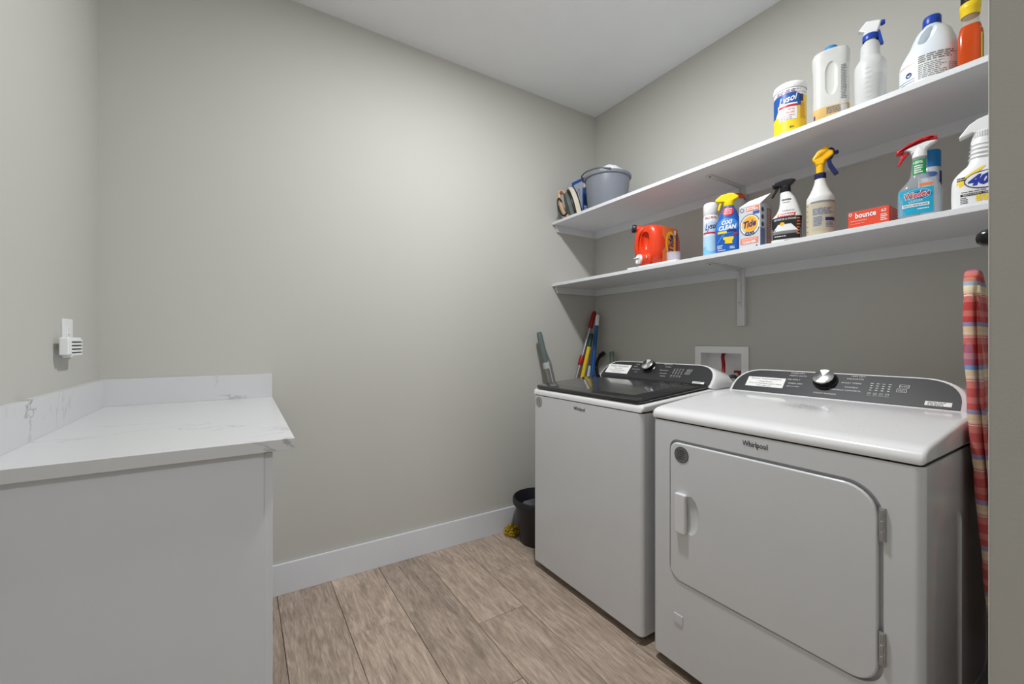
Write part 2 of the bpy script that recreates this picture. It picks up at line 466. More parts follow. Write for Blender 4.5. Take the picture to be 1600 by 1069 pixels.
fl = structure(box('floor', (XL - 0.05, HY, -0.06), (XR + 0.05, YF, -0.006), M('dark_underlay', (60, 52, 46), 0.9)))
PW = 0.2256; x0p = 0.134 - 3 * PW; GAP = 0.0009
joints = {0: 1.05, 1: 1.45, 2: 0.85, 3: 0.97, 4: 1.73, 5: 1.20, 6: 1.527, 7: 1.834, 8: 1.1, 9: 1.6, 10: 0.7, 11: 1.3}
for i in range(12):
    xa, xb = max(x0p + i * PW, XL), min(x0p + (i + 1) * PW, XR)
    if xb - xa < 0.01: continue
    ys = []; y = joints[i]
    while y > HY: ys.append(y); y -= 1.22
    y = joints[i] + 1.22; ups = [joints[i] + 1.22] if joints[i] + 1.22 < YF else []
    edges = [HY] + sorted(ys) + ups + [YF]
    for ya, yb in zip(edges, edges[1:]):
        if yb - ya < 0.01: continue
        bm = bmesh.new(); w, l = (xb - xa) / 2 - GAP, (yb - ya) / 2 - GAP; c = 0.0014
        lo = [bm.verts.new((sx * w, sy * l, -0.006)) for sx, sy in ((-1, -1), (1, -1), (1, 1), (-1, 1))]
        mi = [bm.verts.new((sx * w, sy * l, -c)) for sx, sy in ((-1, -1), (1, -1), (1, 1), (-1, 1))]
        hi = [bm.verts.new((sx * (w - c), sy * (l - c), 0.0)) for sx, sy in ((-1, -1), (1, -1), (1, 1), (-1, 1))]
        for A, B in ((lo, mi), (mi, hi)):
            for k in range(4): bm.faces.new([A[k], A[(k + 1) % 4], B[(k + 1) % 4], B[k]])
        bm.faces.new(hi); bm.faces.new(lo[::-1])
        from_bm('plank', bm, wood_m, fl, smooth=0, loc=((xa + xb) / 2, (ya + yb) / 2, 0))

def baseboard(name, lo, hi): return structure(box(name, lo, hi, trim_m, bevel=0.0025))
baseboard('baseboard_back', (0.07, YF - 0.014, 0.0), (XR - 0.014, YF, 0.140))
baseboard('baseboard_right', (XR - 0.014, SY, 0.0), (XR, YF, 0.140))
baseboard('baseboard_left', (XL, HY, 0.0), (XL + 0.014, 1.22, 0.140))
baseboard('baseboard_front', (SX + 0.0, SY, 0.0), (XR - 0.014, SY + 0.014, 0.140))

# ceiling lamps
def lamp(name, xy, power, r, label, temp, glow=0.125):
    t = thing(name, label, 'lamp', (xy[0], xy[1], ZC))
    lathe('trim_ring', [(r + .025, 0), (r + .025, -.004), (r + .012, -.011), (r, -.011), (r, -.004), (r, 0)], white_pl, t, n=40)
    lathe('diffuser', [(0, -.005), (r, -.005)], M('lamp_diffuser', (255, 250, 240), 0.5, emit=4.0), t, n=40)
    ld = bpy.data.lights.new(name, 'AREA'); ld.shape = 'DISK'; ld.size = 2 * r; ld.energy = power; ld.color = temp
    if glow:       # added point light to brighten the ceiling; the diffuser itself is flat
        pd = bpy.data.lights.new(name + '_ceiling_fill', 'POINT'); pd.energy = power * glow; pd.color = temp; pd.shadow_soft_size = 0.05
        po = bpy.data.objects.new('ceiling_fill_light', pd); COL.objects.link(po); po.parent = t; po.location = (0, 0, -.075)
    lo = bpy.data.objects.new('bulb_light', ld); COL.objects.link(lo); lo.parent = t; lo.location = (0, 0, -.014)
    return t
lamp('ceiling_lamp', LAMP_XY, LAMP_POWER, 0.075, 'round white recessed lamp in the laundry room ceiling', (0.965, 0.985, 1.0))
lamp('ceiling_lamp', HALL_XY, HALL_POWER, 0.15, 'round white flat lamp on the hall ceiling behind the doorway', (0.965, 0.985, 1.0))

# ------------------------------------------------------------------ base cabinet and worktop
cb = thing('base_cabinet', 'white base cabinet with plain end panel below the quartz worktop', 'cabinet', (XL, 1.236, 0))
CX = 0.047 - XL; CY = YF - 1.236
box('body', (0.003, 0.0, 0.10), (CX, CY, 0.873), cab_m, cb, bevel=0.001)
box('end_panel', (0.003, -0.004, 0.0), (CX - 0.0005, 0.014, 0.873), cab_m, cb, bevel=0.0008)
box('toe_kick', (0.003, 0.014, 0.0), (CX - 0.06, CY, 0.10), cab_m, cb)
for k in range(2):
    a = 0.002 + k * (CY / 2); b = a + CY / 2 - 0.004
    d = box('door', (CX, a, 0.105), (CX + 0.019, b, 0.868), cab_m, cb, bevel=0.0012)

wt = thing('quartz_worktop', 'white quartz worktop with faint grey veins and low backsplash', 'worktop', (XL, 1.212, 0.8745))
box('slab', (0.0, 0.0, 0.0), (0.114 - XL, YF - 1.212, 0.029), quartz_m, wt, bevel=0.0012)
box('backsplash', (0.0, YF - 1.212 - 0.022, 0.029), (0.114 - XL, YF - 1.212, 0.131), quartz_m, wt, bevel=0.001)
box('backsplash', (0.0, 0.0, 0.029), (0.022, YF - 1.212 - 0.0222, 0.131), quartz_m, wt, bevel=0.001)

# wall plate and plug-in on the left wall
sp = thing('wall_outlet', 'narrow white outlet plate on the left wall above the worktop', 'outlet', (XL, 1.843, 1.16))
box('plate', (0.0, -0.042, -0.06), (0.006, 0.042, 0.06), white_pl, sp, bevel=0.002)
box('socket_face', (0.006, -0.017, -0.034), (0.0085, 0.017, 0.034), white_pl, sp, bevel=0.001)
box('slot', (0.0085, -0.012, 0.010), (0.0089, -0.004, 0.012), dark_m, sp)
pi = thing('plug_in_sensor', 'white plug-in unit with four dark louvre slots on the outlet plate', 'air freshener', (XL + 0.0085, 1.790, 1.136))
box('body', (0.004, -0.058, -0.026), (0.026, 0.058, 0.026), white_pl, pi, bevel=0.004, seg=3)
box('plug_base', (0.0, 0.02, -0.018), (0.004, 0.055, 0.018), white_pl, pi, bevel=0.001)
for k in range(4): box('louvre_slot', (0.0255, -0.034, 0.0105 - k * 0.0105), (0.0266, 0.050, 0.0135 - k * 0.0105), dark_m, pi)
for k in range(5): box('louvre', (0.0255, -0.036, 0.0143 - k * 0.0105), (0.0295, 0.053, 0.0200 - k * 0.0105), white_pl, pi, bevel=0.001)

# ------------------------------------------------------------------ wall shelves
XS = 1.709
def shelf(z, label):
    t = thing('wall_shelf', label, 'shelf', (XS, SY, z), 0, 'white wall shelves')
    L_ = YF - SY; D = XR - XS
    box('board', (0, 0, -0.018), (D, L_, 0), shelf_m, t, bevel=0.0015)
    box('back_cleat', (D - 0.018, 0, -0.062), (D, L_, -0.018), shelf_m, t, bevel=0.001)
    prism('side_cleat', [(0.022, -0.018), (D - 0.018, -0.018), (D - 0.018, -0.062), (0.040, -0.062), (0.034, -0.058), (0.022, -0.030)], shelf_m, t, 'y', L_ - 0.018, L_, bevel=0.001)
    prism('side_cleat', [(0.022, -0.018), (D - 0.018, -0.018), (D - 0.018, -0.062), (0.040, -0.062), (0.034, -0.058), (0.022, -0.030)], shelf_m, t, 'y', 0.0, 0.018, bevel=0.001)
    yb = 1.149 - SY
    br = box('bracket', (D - 0.024, yb - 0.019, -0.300), (D - 0.018, yb + 0.019, -0.0185), bracket_m, t, bevel=0.001)
    box('spacer', (D - 0.018, yb - 0.019, -0.300), (D, yb + 0.019, -0.0625), bracket_m, br, bevel=0.001)
    box('arm', (0.09, yb - 0.014, -0.0225), (D - 0.024, yb + 0.014, -0.0183), bracket_m, br, bevel=0.0008)
    prism('web', [(D - 0.024, -0.0225), (0.12, -0.0225), (D - 0.05, -0.034), (D - 0.033, -0.06), (D - 0.029, -0.20), (D - 0.024, -0.21)], bracket_m, br, 'y', yb - 0.002, yb + 0.002)
    for zz in (-0.075, -0.185): lathe('screw', [(0, .0015), (.0035, .001), (.0045, 0)], steel_m, br, n=10, loc=(D - 0.0245, yb + 0.008, zz), rot=(0, R(-90), 0))
    lathe('screw', [(0, .002), (.0035, .0015), (.0045, 0)], dark_m, br, n=10, loc=(0.105, yb, -0.0226), rot=(R(180), 0, 0))
    return t
shelf(1.9303, 'upper white wall shelf carrying the grey bucket and bleach jug')
shelf(1.5279, 'lower white wall shelf carrying the orange detergent jug and spray bottles')

# ------------------------------------------------------------------ washer outlet box
ob = thing('outlet_box', 'white recessed washer outlet box with red hose on the right wall', 'outlet box', (XR, 1.265, 0.93))
prism('frame', [(-0.145, -0.03), (0.145, -0.03), (0.145, 0.195), (-0.145, 0.195)], white_pl, ob, 'x', -0.008, 0.0, bevel=0.002)
fr = ob.children[0]
c = box('cut', (-0.05, -0.110, 0.007), (0.05, 0.109, 0.160), white_pl); c.location = (0, 0, 0)
fr.parent = None; boolean(fr, [c]); fr.parent = ob
pan = bmesh.new()
for lo, hi in (((0.064, -0.112, 0.006), (0.068, 0.112, 0.162)), ((-0.004, -0.116, 0.006), (0.068, -0.112, 0.162)), ((-0.004, 0.112, 0.006), (0.068, 0.116, 0.162)), ((-0.004, -0.116, 0.162), (0.068, 0.116, 0.166)), ((-0.004, -0.116, 0.006), (0.068, 0.116, 0.008))):
    bm_box(pan, lo, hi)
from_bm('inner_tray', pan, white_pl, ob)
red_m = M('red_rubber', (150, 22, 28), 0.45)
tube('red_hose', curve_pts([(0.045, 0.012, 0.158), (0.03, 0.008, 0.14), (0.0, -0.014, 0.10), (-0.03, -0.03, 0.05), (-0.045, -0.032, 0.0), (-0.047, -0.03, -0.06), (-0.05, -0.02, -0.2)]), 0.009, red_m, ob, n=10)
vl = lathe('valve', [(0, 0.0), (.010, 0), (.010, .03), (.007, .034), (.007, .05), (0, .05)], M('brass', (150, 116, 60), 0.3, metal=1.0), ob, n=14, loc=(0.035, -0.075, 0.010))
box('valve_handle', (-0.012, -0.022, 0.050), (0.010, 0.022, 0.062), red_m, vl, bevel=0.003)
tube('grey_hose', curve_pts([(0.035, -0.075, 0.02), (0.0, -0.068, 0.045), (-0.035, -0.058, 0.03), (-0.05, -0.045, -0.03), (-0.05, -0.04, -0.2)]), 0.009, M('grey_rubber', (72, 74, 76), 0.5), ob, n=10)

# ------------------------------------------------------------------ washer and dryer
XF = 1.265
def rounded_profile(ctrl, n=5): return [(p.x, p.y) for p in curve_pts([(a, b, 0) for a, b in ctrl], n)]

def console(t, w, y0, z0, al, L_, yr, zr, label_kind):
    """leaning control console: front loop in the sloped plane, ridge, rear loop"""
    ca, sa = math.cos(al), math.sin(al)
    K = 0.0878 / sa / L_        # nominal panel height squeezed onto the leaning face
    def S(u, v, off=0.0): return Vector((u, y0 + v * K * ca - off * sa, z0 + v * K * sa + off * ca))
    def outline(hw, v0, v1, cu, cv, n=10):
        pts = [(-hw, v0), (hw, v0)]
        for k in range(n + 1):
            a = R(90 * k / n); pts.append((hw - cu + cu * math.cos(a) ** 0.75, v1 - cv + cv * math.sin(a) ** 0.85))
        for k in range(n + 1):
            a = R(90 + 90 * k / n); pts.append((-hw + cu - cu * abs(math.cos(a)) ** 0.75, v1 - cv + cv * abs(math.sin(a)) ** 0.85))
        return pts
    out = outline(w, -0.012, L_, 0.12, 0.13)
    bm = bmesh.new()
    def loopv(fn): return [bm.verts.new(fn(u, v)) for u, v in out]
    inner = [bm.verts.new(S(u * 0.99, max(v - 0.002, -0.012) if v > 0 else v, 0.0)) for u, v in out]
    A = loopv(lambda u, v: S(u, v, -0.004))
    B = loopv(lambda u, v: S(u, v, -0.004) + Vector((u * 0.012, 0.03, -0.004 - 0.10 * max(0, v) * 0.3)))
    def rear(u, v):
        p = S(u, v); k = max(0.0, v) / L_
        return Vector((u * 1.02, yr, zr + 0.012 * k))
    def midr(u, v):
        p = S(u, v, -0.004); k = max(0.0, v) / L_; r_ = rear(u, v)
        return Vector((u * 1.017, p.y + 0.03 + (r_.y - p.y - 0.03) * 0.45, p.z + (r_.z - p.z) * 0.42 * k + 0.010 * k))
    C = loopv(midr); D_ = loopv(rear)
    n = len(out)
    bm.faces.new(inner)
    for P, Q in ((inner, A), (A, B), (B, C), (C, D_)):
        for k in range(n): bm.faces.new([P[k], P[(k + 1) % n], Q[(k + 1) % n], Q[k]])
    bm.faces.new(D_[::-1])
    cs = from_bm('console', bm, capwhite_m, t, smooth=50)
    pan = outline(w - 0.013, 0.004, L_ - 0.009, 0.112, 0.122)
    bm = bmesh.new(); top = [bm.verts.new(S(u, v, 0.0022)) for u, v in pan]; bot = [bm.verts.new(S(u, v, -0.001)) for u, v in pan]
    bm.faces.new(top); bm.faces.new(bot[::-1])
    for k in range(n): bm.faces.new([bot[k], bot[(k + 1) % n], top[(k + 1) % n], top[k]])
    cp = from_bm('control_panel', bm, panel_m, t, smooth=30)
    return S, cs, cp

def knob(t, S, u, v, r):
    p = S(u, v, 0.002); al_n = S(u, v, 1.0) - S(u, v, 0.0)
    q = Vector((0, 0, 1)).rotation_difference(al_n).to_euler()
    k = lathe('knob', [(r * 1.12, 0), (r * 1.12, .004), (r, .006), (r * .97, .024), (0, .024)], M('black_plastic_gloss', (22, 22, 23), 0.25), t, n=36, loc=p, rot=q)
    cpz = lathe('knob_cap', [(r * .95, .0), (r * .95, .003), (r * .88, .005), (0, .005)], chrome_m, k, n=36, loc=(0, 0, .024))
    for a in (0, 90):      # sheen of the spun-metal face, painted on as brighter wedges
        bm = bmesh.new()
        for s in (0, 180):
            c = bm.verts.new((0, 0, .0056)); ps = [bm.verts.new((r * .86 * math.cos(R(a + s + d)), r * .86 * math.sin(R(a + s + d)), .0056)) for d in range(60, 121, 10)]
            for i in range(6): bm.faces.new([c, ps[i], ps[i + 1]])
        if a == 0: from_bm('painted_sheen', bm, M('metal_sheen_paint', (240, 240, 240), 0.35, metal=0.6), cpz, smooth=0)
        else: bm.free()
    return k

def appliance(name, label, cat, yc, w, depth, body_top, cap_prof):
    t = thing(name, label, cat, (XF, yc, 0), R(-90))
    b = box('body', (-w / 2, 0.0, 0.035), (w / 2, depth, body_top), enamel_m, t, bevel=0.018, seg=4, vert_only=True)
    cap = prism('top_cap', cap_prof, capwhite_m, t, 'x', -w / 2 - 0.002, w / 2 + 0.002, bevel=0.012, seg=3)
    box('seam', (-w / 2 + 0.004, 0.004, body_top - 0.002), (w / 2 - 0.004, depth - 0.004, cap_prof[0][1] + 0.002), dark_m, t, bevel=0.012, seg=3, vert_only=True)
    box('base', (-w / 2 + 0.03, 0.05, 0.016), (w / 2 - 0.03, depth - 0.03, 0.036), dark_m, t)
    for sx in (-1, 1):
        for y in (0.045, depth - 0.06):
            lathe('foot', [(0, 0), (.022, 0), (.024, .006), (.019, .012), (.012, .014), (.012, .037)], M('grey_rubber_foot', (128, 124, 112), 0.7), t, n=16, loc=(sx * (w / 2 - 0.06), y, 0))
    return t, b, cap

def front_surf(off0=0.0): return plane_surf((0, -off0, 0), (1, 0, 0), (0, 0, 1), (0, -1, 0))

# ---- washer
wp = [(-0.001, 0.881)] + [(-0.001, 0.894), (0.004, 0.905), (0.014, 0.910)] + [(0.44, 0.942), (0.70, 0.945), (0.70, 0.881)]
ws, wb, wc = appliance('washing_machine', 'white top-load washing machine with black glass lid', 'washer', 1.425, 0.70, 0.70, 0.877, wp)
F0 = front_surf()
def lid_pt(u, v, off=0.0): return Vector((u, v, 0.913 + (v - 0.0) * 0.078 + off))
bm = bmesh.new()
lo = rrect(-0.338, 0.338, 0.002, 0.445, (0.022, 0.022, 0.008, 0.008))
A = [bm.verts.new(lid_pt(u * 0.985, v * .995 + .004, -0.001)) for u, v in lo]; B = [bm.verts.new(lid_pt(u, v, 0.007)) for u, v in lo]
C = [bm.verts.new(lid_pt(u, v, 0.012)) for u, v in lo]; D = [bm.verts.new(lid_pt(u * .987, (v - .22) * .98 + .22, 0.0155)) for u, v in lo]
for P, Q in ((A, B), (B, C), (C, D)):
    for k in range(len(lo)): bm.faces.new([P[k], P[(k + 1) % len(lo)], Q[(k + 1) % len(lo)], Q[k]])
bm.faces.new(A[::-1]); bm.faces.new(D)
lid = from_bm('lid', bm, glass_lid_m, ws, smooth=50)
bm = bmesh.new(); li = rrect(-0.255, 0.255, 0.065, 0.37, 0.02)
vs = [bm.verts.new(lid_pt(u, v, 0.0158)) for u, v in li]; bm.faces.new(vs)
from_bm('lid_window', bm, lid_grey_m, lid, smooth=0)
AL = R(48)
S, cs_, cp_ = console(ws, 0.345, 0.452, 0.955, AL, 0.153, 0.655, 0.936, 'washer')
SU = lambda u, v, off=0.0: S(u, v, off)
knob(ws, S, -0.030, 0.106, 0.033)
def paper(t, S, u0, u1, v0, v1, title, rows):
    p = patch('instruction_label', S, paper_m, t, v0, v1, lambda v: u0, lambda v: u1, 0.0028, 1, 1)
    um = (u0 + u1) / 2; H = v1 - v0
    text(title, S, ink_m, p, um, v1 - H * 0.18, w=(u1 - u0) * 0.8, h=H * 0.2, off=0.0032)
    for k, (tx, ww, du) in enumerate(rows):
        text(tx, S, ink_m, p, um + du, v1 - H * (0.44 + 0.22 * k), w=(u1 - u0) * ww, h=H * 0.12, off=0.0032)
    return p
paper(ws, S, -0.312, -0.150, 0.036, 0.114, 'Washer Instructions', [('Press Power', 0.36, 0), ('Press & Hold Start', 0.7, 0), ('select cycle', 0.4, 0)])
def panel_print(t, S, L1, L2, du=0.0, small=1.0):
    for k, (tx, u, v) in enumerate(L1 + L2):
        text(tx, S, silver_ink_m, t, u + du, v, h=0.0068 * small, off=0.0027)
P1 = [('MORE DRY', -0.112, 0.134), ('HEAVY DUTY', -0.108, 0.118), ('AIR ONLY', -0.118, 0.094), ('TIMED DRY', -0.108, 0.070), ('QUICK DRY', -0.112, 0.052)]
P2 = [('LESS DRY', 0.076, 0.136), ('DELICATES', 0.069, 0.120), ('BULKY ITEMS', 0.062, 0.096), ('TOWELS', 0.065, 0.072), ('WRINKLE CONTROL', 0.050, 0.054), ('STEAM REFRESH', -0.005, 0.027)]
W1 = [('SOAK', -0.112, 0.125), ('BULKY', -0.118, 0.106), ('DRAIN & SPIN', -0.108, 0.082), ('QUICK', -0.100, 0.060)]
W2 = [('DEEP WATER', 0.072, 0.138), ('NORMAL', 0.080, 0.118), ('HEAVY DUTY', 0.066, 0.088), ('DELICATES', 0.070, 0.064), ('WHITES', 0.074, 0.042)]
panel_print(cp_, S, W1, W2, 0.0, 0.85)
def indicator_block(t, S, u0, v0, sq):
    bm = bmesh.new()
    for i in range(4):
        for j in range(4):
            u = u0 + i * 0.0155; v = v0 + 0.05 - j * 0.012
            if j == 0: w_, h_ = 0.008, 0.0022
            else: w_, h_ = 0.006, 0.0030
            vs = [bm.verts.new(S(u + a * w_ / 2, v + b * h_ / 2, 0.0027)) for a, b in ((-1, -1), (1, -1), (1, 1), (-1, 1))]; bm.faces.new(vs)
        for a0 in range(8):
            pass
    from_bm('indicator_marks', bm, silver_ink_m, t, smooth=0)
    for i in range(4):
        ring('button_mark', S, silver_ink_m, t, u0 + i * 0.0155, v0 - 0.004, 0.0045, 0.0045, 0.001, 0.0027, n=12)
        text(('Temp', 'Time', 'Dryness', 'Drum')[i] if sq else ('Soil', 'Temp', 'Spin', 'Fill')[i], S, silver_ink_m, t, u0 + i * 0.0155, v0 - 0.014, h=0.0036, off=0.0027)
    for (a, b_) in ((0.012, 0.036), (0.008, 0.014)):
        uu = u0 + 0.058 + a; vv = v0 + b_
        for (p0, p1) in (((0, 0), (.024, .001)), ((0, .016), (.024, .017)), ((0, 0), (.001, .017)), ((.023, 0), (.024, .017))):
            patch('button_outline', S, silver_ink_m, t, vv + p0[1], vv + p1[1], uu + p0[0], uu + p1[0], 0.0027, 1, 1)
        text('Power' if b_ > .02 else 'Start', S, silver_ink_m, t, uu + .012, vv + .0085, h=0.006, off=0.0027)
indicator_block(cp_, S, 0.122, 0.055, False)
st = patch('sticker', S, paper_m, ws, 0.004, 0.022, 0.248, 0.305, 0.0028, 1, 1)
lines(S, ink_m, st, 0.252, 0.300, 0.017, 0.0055, 3, 0.002, 0.0033, seed=4)
text('Whirlpool', F0, ink_m, ws, 0.0, 0.848, w=0.074, h=0.020, bold=0.015, off=0.0012, name='logo')
bd = disc('badge', F0, M('pale_badge', (176, 177, 178), 0.4), ws, -0.302, 0.846, 0.024, off=0.0012)
ring('badge_rim', F0, ink_m, bd, -0.302, 0.846, 0.024, 0.024, 0.0016, 0.0016)
lines(F0, ink_m, bd, -0.316, -0.288, 0.858, 0.006, 5, 0.002, 0.0016, seed=8)

# ---- dryer
dp = [(-0.002, 0.876), (-0.004, 0.886), (-0.001, 0.897), (0.008, 0.906), (0.026, 0.912), (0.05, 0.9155), (0.30, 0.942), (0.46, 0.950), (0.70, 0.950), (0.70, 0.876)]
DY = 0.66; DW = 0.73
dr, db, dc = appliance('clothes_dryer', 'white front-load clothes dryer with rounded square door', 'dryer', DY, DW, 0.70, 0.871, dp)
door_out = rrect(-0.293, 0.294, 0.326, 0.812, (0.045, 0.060, 0.075, 0.032), 8)
c1 = prism('cut', door_out, enamel_m, None, 'y', -0.05, 0.014)
c1.matrix_world = dr.matrix_world
db.parent = None
sides = []
for (y0, y1, zz0, zz1) in ((0.08, 0.30, 0.20, 0.72), (0.36, 0.58, 0.20, 0.72)):
    sides.append(prism('cut', rrect(y0, y1, zz0, zz1, 0.04), enamel_m, None, 'x', DW / 2 - 0.004, DW / 2 + 0.05))
boolean(db, [c1] + sides)
bm = bmesh.new(); bm.from_mesh(db.data)
db.parent = dr; bm.free()
door_in = rrect(-0.2895, 0.284, 0.3285, 0.8025, (0.043, 0.056, 0.070, 0.030), 8)
dd = prism('door', door_in, enamel_m, None, 'y', -0.0035, 0.012, bevel=0.005, seg=3)
pk = lathe('cut', [(0, -1), (.3, -.95), (.6, -.8), (.85, -.5), (1, 0), (.85, .5), (.6, .8), (.3, .95), (0, 1)], enamel_m, None, n=24)
for v in pk.data.vertices: v.co = Vector((-0.212 + v.co.x * 0.036, -0.006 + v.co.y * 0.012, 0.567 + v.co.z * 0.066))
boolean(dd, [pk]); dd.parent = dr
hd = prism('door_handle', rrect(-0.262, -0.222, 0.500, 0.634, 0.006), capwhite_m, dd, 'y', -0.018, -0.003, bevel=0.004, seg=3)
FD = plane_surf((0, -0.0035, 0), (1, 0, 0), (0, 0, 1), (0, -1, 0))
bd = disc('badge', FD, grey_badge_m, dd, -0.243, 0.764, 0.027, off=0.0012)
ring('badge_rim', FD, ink_m, bd, -0.243, 0.764, 0.027, 0.027, 0.0015, 0.0016)
lines(FD, ink_m, bd, -0.259, -0.227, 0.777, 0.0068, 5, 0.0024, 0.0016, seed=9)
for z0, z1 in ((0.681, 0.761), (0.391, 0.470)):
    hg = box('hinge', (0.286, -0.006, z0), (0.299, 0.002, z1), steel_m, dr, bevel=0.002)
    for k in range(3): box('hinge_pin', (0.289, -0.008, z0 + 0.006 + k * 0.026), (0.296, -0.004, z0 + 0.024 + k * 0.026), steel_m, hg, bevel=0.0015)
box('access_cover', (-0.275, -0.003, 0.180), (-0.240, 0.001, 0.212), enamel_m, dr, bevel=0.0015)
text('Whirlpool', F0, ink_m, dr, -0.001, 0.845, w=0.072, h=0.021, bold=0.012, off=0.0012, name='logo')
S, cs_, cp_ = console(dr, 0.345, 0.455, 0.950, AL, 0.153, 0.655, 0.940, 'dryer')
kn = knob(dr, S, -0.0155, 0.098, 0.034)
paper(dr, S, -0.286, -0.145, 0.035, 0.096, 'Dryer Instructions', [('\u2022 Press Power', 0.38, 0), ('\u2022 Press & Hold Start until It Starts', 0.9, 0), ('when Light quit', 0.4, 0)])
panel_print(cp_, S, P1, P2)
indicator_block(cp_, S, 0.118, 0.052, True)
st = patch('sticker', S, paper_m, dr, 0.014, 0.034, 0.256, 0.314, 0.0028, 1, 1)
lines(S, ink_m, st, 0.262, 0.310, 0.028, 0.006, 3, 0.0024, 0.0033, seed=5)
# lint smudge and specks left on the deck
def deck(u, v, off=0.0): return Vector((u, v, 0.9155 + (v - 0.05) * 0.1062 + off))
rr = random.Random(3); bm = bmesh.new()
for k in range(1300):
    a = rr.gauss(0, 0.042); b_ = rr.gauss(0, 0.024) - a * .15; s_ = 0.0005 + rr.random() * 0.0010
    p = deck(0.015 + a, 0.27 + b_, 0.0004)
    if not 0.06 < p.y < 0.44: continue
    bm.faces.new([bm.verts.new(p + Vector((s_ * math.cos(q), s_ * math.sin(q), s_ * math.sin(q) * 0.106))) for q in (0.3, 2.4, 4.5)])
for k in range(60):
    a = rr.gauss(0.19, 0.05); b_ = rr.gauss(0.14, 0.04); s_ = 0.0006 + rr.random() * 0.0014
    p = deck(a, b_ + 0.02, 0.0004)
    bm.faces.new([bm.verts.new(p + Vector((s_ * math.cos(q), s_ * math.sin(q), s_ * math.sin(q) * 0.106))) for q in (0.3, 2.4, 4.5)])
lint = from_bm('lint_specks', bm, M('grey_lint', (132, 131, 130), 0.9), dr, smooth=0); lint['kind'] = 'stuff'

# ------------------------------------------------------------------ trigger spray heads
def head(parent, pts, mat, th=0.022, bevel=0.005, name='spray_head'): return prism(name, pts, mat, parent, 'y', -th / 2, th / 2, bevel=bevel, seg=3)
def conv(pts, cx, sx, y0, z0, sz): return [((a - cx) * sx, z0 - (b - y0) * sz) for a, b in pts]

FRONT = lambda yaw=0.0: R(-90 + yaw)
ZU, ZL = 1.9303, 1.5279

# ------------------------------------------------------------------ upper shelf
# disinfecting wipes canister
t = thing('wipes_canister', 'white disinfecting wipes canister with yellow and blue label on upper shelf', 'canister', (1.77, 0.793, ZU), FRONT(22))
lf = Loft([(0, 0, .050, .050, 2), (.004, 0, .0525, .0525, 2), (.178, 0, .0525, .0525, 2), (.182, 0, .051, .051, 2)])
lf.mesh('canister', white_pl, t)
lathe('lid', [(.0535, .180), (.0545, .183), (.0545, .198), (.052, .205), (.046, .209), (.036, .2085), (0, .2075)], white_pl, t, n=40)
yel = M('label_yellow', (240, 206, 40), 0.4); blu = M('label_blue', (28, 84, 160), 0.4); redm = M('label_red', (196, 40, 52), 0.4); navy = M('label_navy', (30, 44, 110), 0.4)
orng = M('label_orange', (230, 116, 60), 0.4); lblue = M('label_light_blue', (130, 196, 232), 0.4)
patch('label_base', lf.f, yel, t, .006, .075, -.078, .078, .0004, 6, 28)
patch('label_side', lf.f, yel, t, .075, .150, lambda z: .030 - (z - .075) * .10, .078, .0004, 8, 14)
patch('label_band', lf.f, blu, t, .075, .158, -.078, lambda z: -.078 + (z - .03) * .55, .0004, 8, 10)
patch('label_arch', lf.f, blu, t, .105, .160, lambda z: -.050, lambda z: .040 - max(0, (z - .15)) * 2, .0006, 8, 14)
patch('label_white', lf.f, white_pl, t, .052, .118, lambda z: -.034 - .1 * (z - .05), lambda z: .026, .0009, 6, 12)
patch('label_swoosh', lf.f, redm, t, .103, .112, lambda z: -.036, lambda z: .028, .0012, 3, 14)
text('Lysol', lf.f, white_ink_m, t, -.004, .133, w=.062, h=.036, shear=.3, bold=.02, slope=.18)
text('KILLS 99.9%', lf.f, redm, t, -.005, .093, w=.044, h=.007)
text('OF VIRUSES', lf.f, redm, t, -.005, .081, w=.044, h=.007)
text('& BACTERIA', lf.f, redm, t, -.005, .069, w=.044, h=.007)
lines(lf.f, ink_m, t, -.030, .024, .060, .006, 2, .002, seed=2)
lines(lf.f, navy, t, -.045, .045, .170, .006, 2, .0024, seed=3)
patch('label_stripe', lf.f, redm, t, .160, .1615, -.07, .07, .0006, 1, 24)
lines(lf.f, redm, t, .036, .062, .115, .006, 11, .002, seed=6)
patch('label_tag', lf.f, navy, t, .122, .150, .034, .050, .0009, 3, 4)
text('80', lf.f, ink_m, t, .008, .022, w=.014, h=.008)

# translucent detergent jug with blue cap
milky = M('milky_plastic', (226, 227, 224), 0.35, thin=0.34)
t = thing('detergent_jug', 'translucent white jug with blue cap and low amber liquid', 'jug', (1.79, 0.667, ZU), FRONT(20))
secs = [(0, 0, .044, .032, 3), (.006, 0, .050, .037, 3.2), (.05, 0, .053, .040, 3.4), (.085, 0, .053, .040, 3.4), (.10, 0, .052, .039, 3.4), (.20, 0, .053, .040, 3.4), (.218, 0, .055, .042, 3.4), (.244, 0, .055, .042, 3.2), (.256, 0, .050, .038, 3.0), (.263, 0, .038, .028, 2.6), (.266, 0, .020, .018, 2)]
lf = Loft(secs); bo = lf.mesh('jug_body', milky, t)
c1 = lathe('cut', [(0, -1), (.4, -.96), (.75, -.8), (1, -.5), (1, .5), (.75, .8), (.4, .96), (0, 1)], milky, None, n=20)
for v in c1.data.vertices: v.co = Vector((.002 + v.co.x * .019, -.041 + v.co.y * .009, .150 + v.co.z * .060))
bo.parent = None; boolean(bo, [c1]); bo.parent = t
lf.mesh('amber_liquid', M('amber_detergent', (216, 182, 116), 0.3), t, z1=.054, shrink=-.0003)
lathe('cap', [(.020, .264), (.020, .276), (.018, .279), (0, .279)], M('sky_blue_cap', (44, 128, 190), 0.4), t, n=24)
patch('label', lf.f, M('clear_label', (206, 206, 204), 0.4), t, .02, .19, .026, .046, .0006, 8, 4)
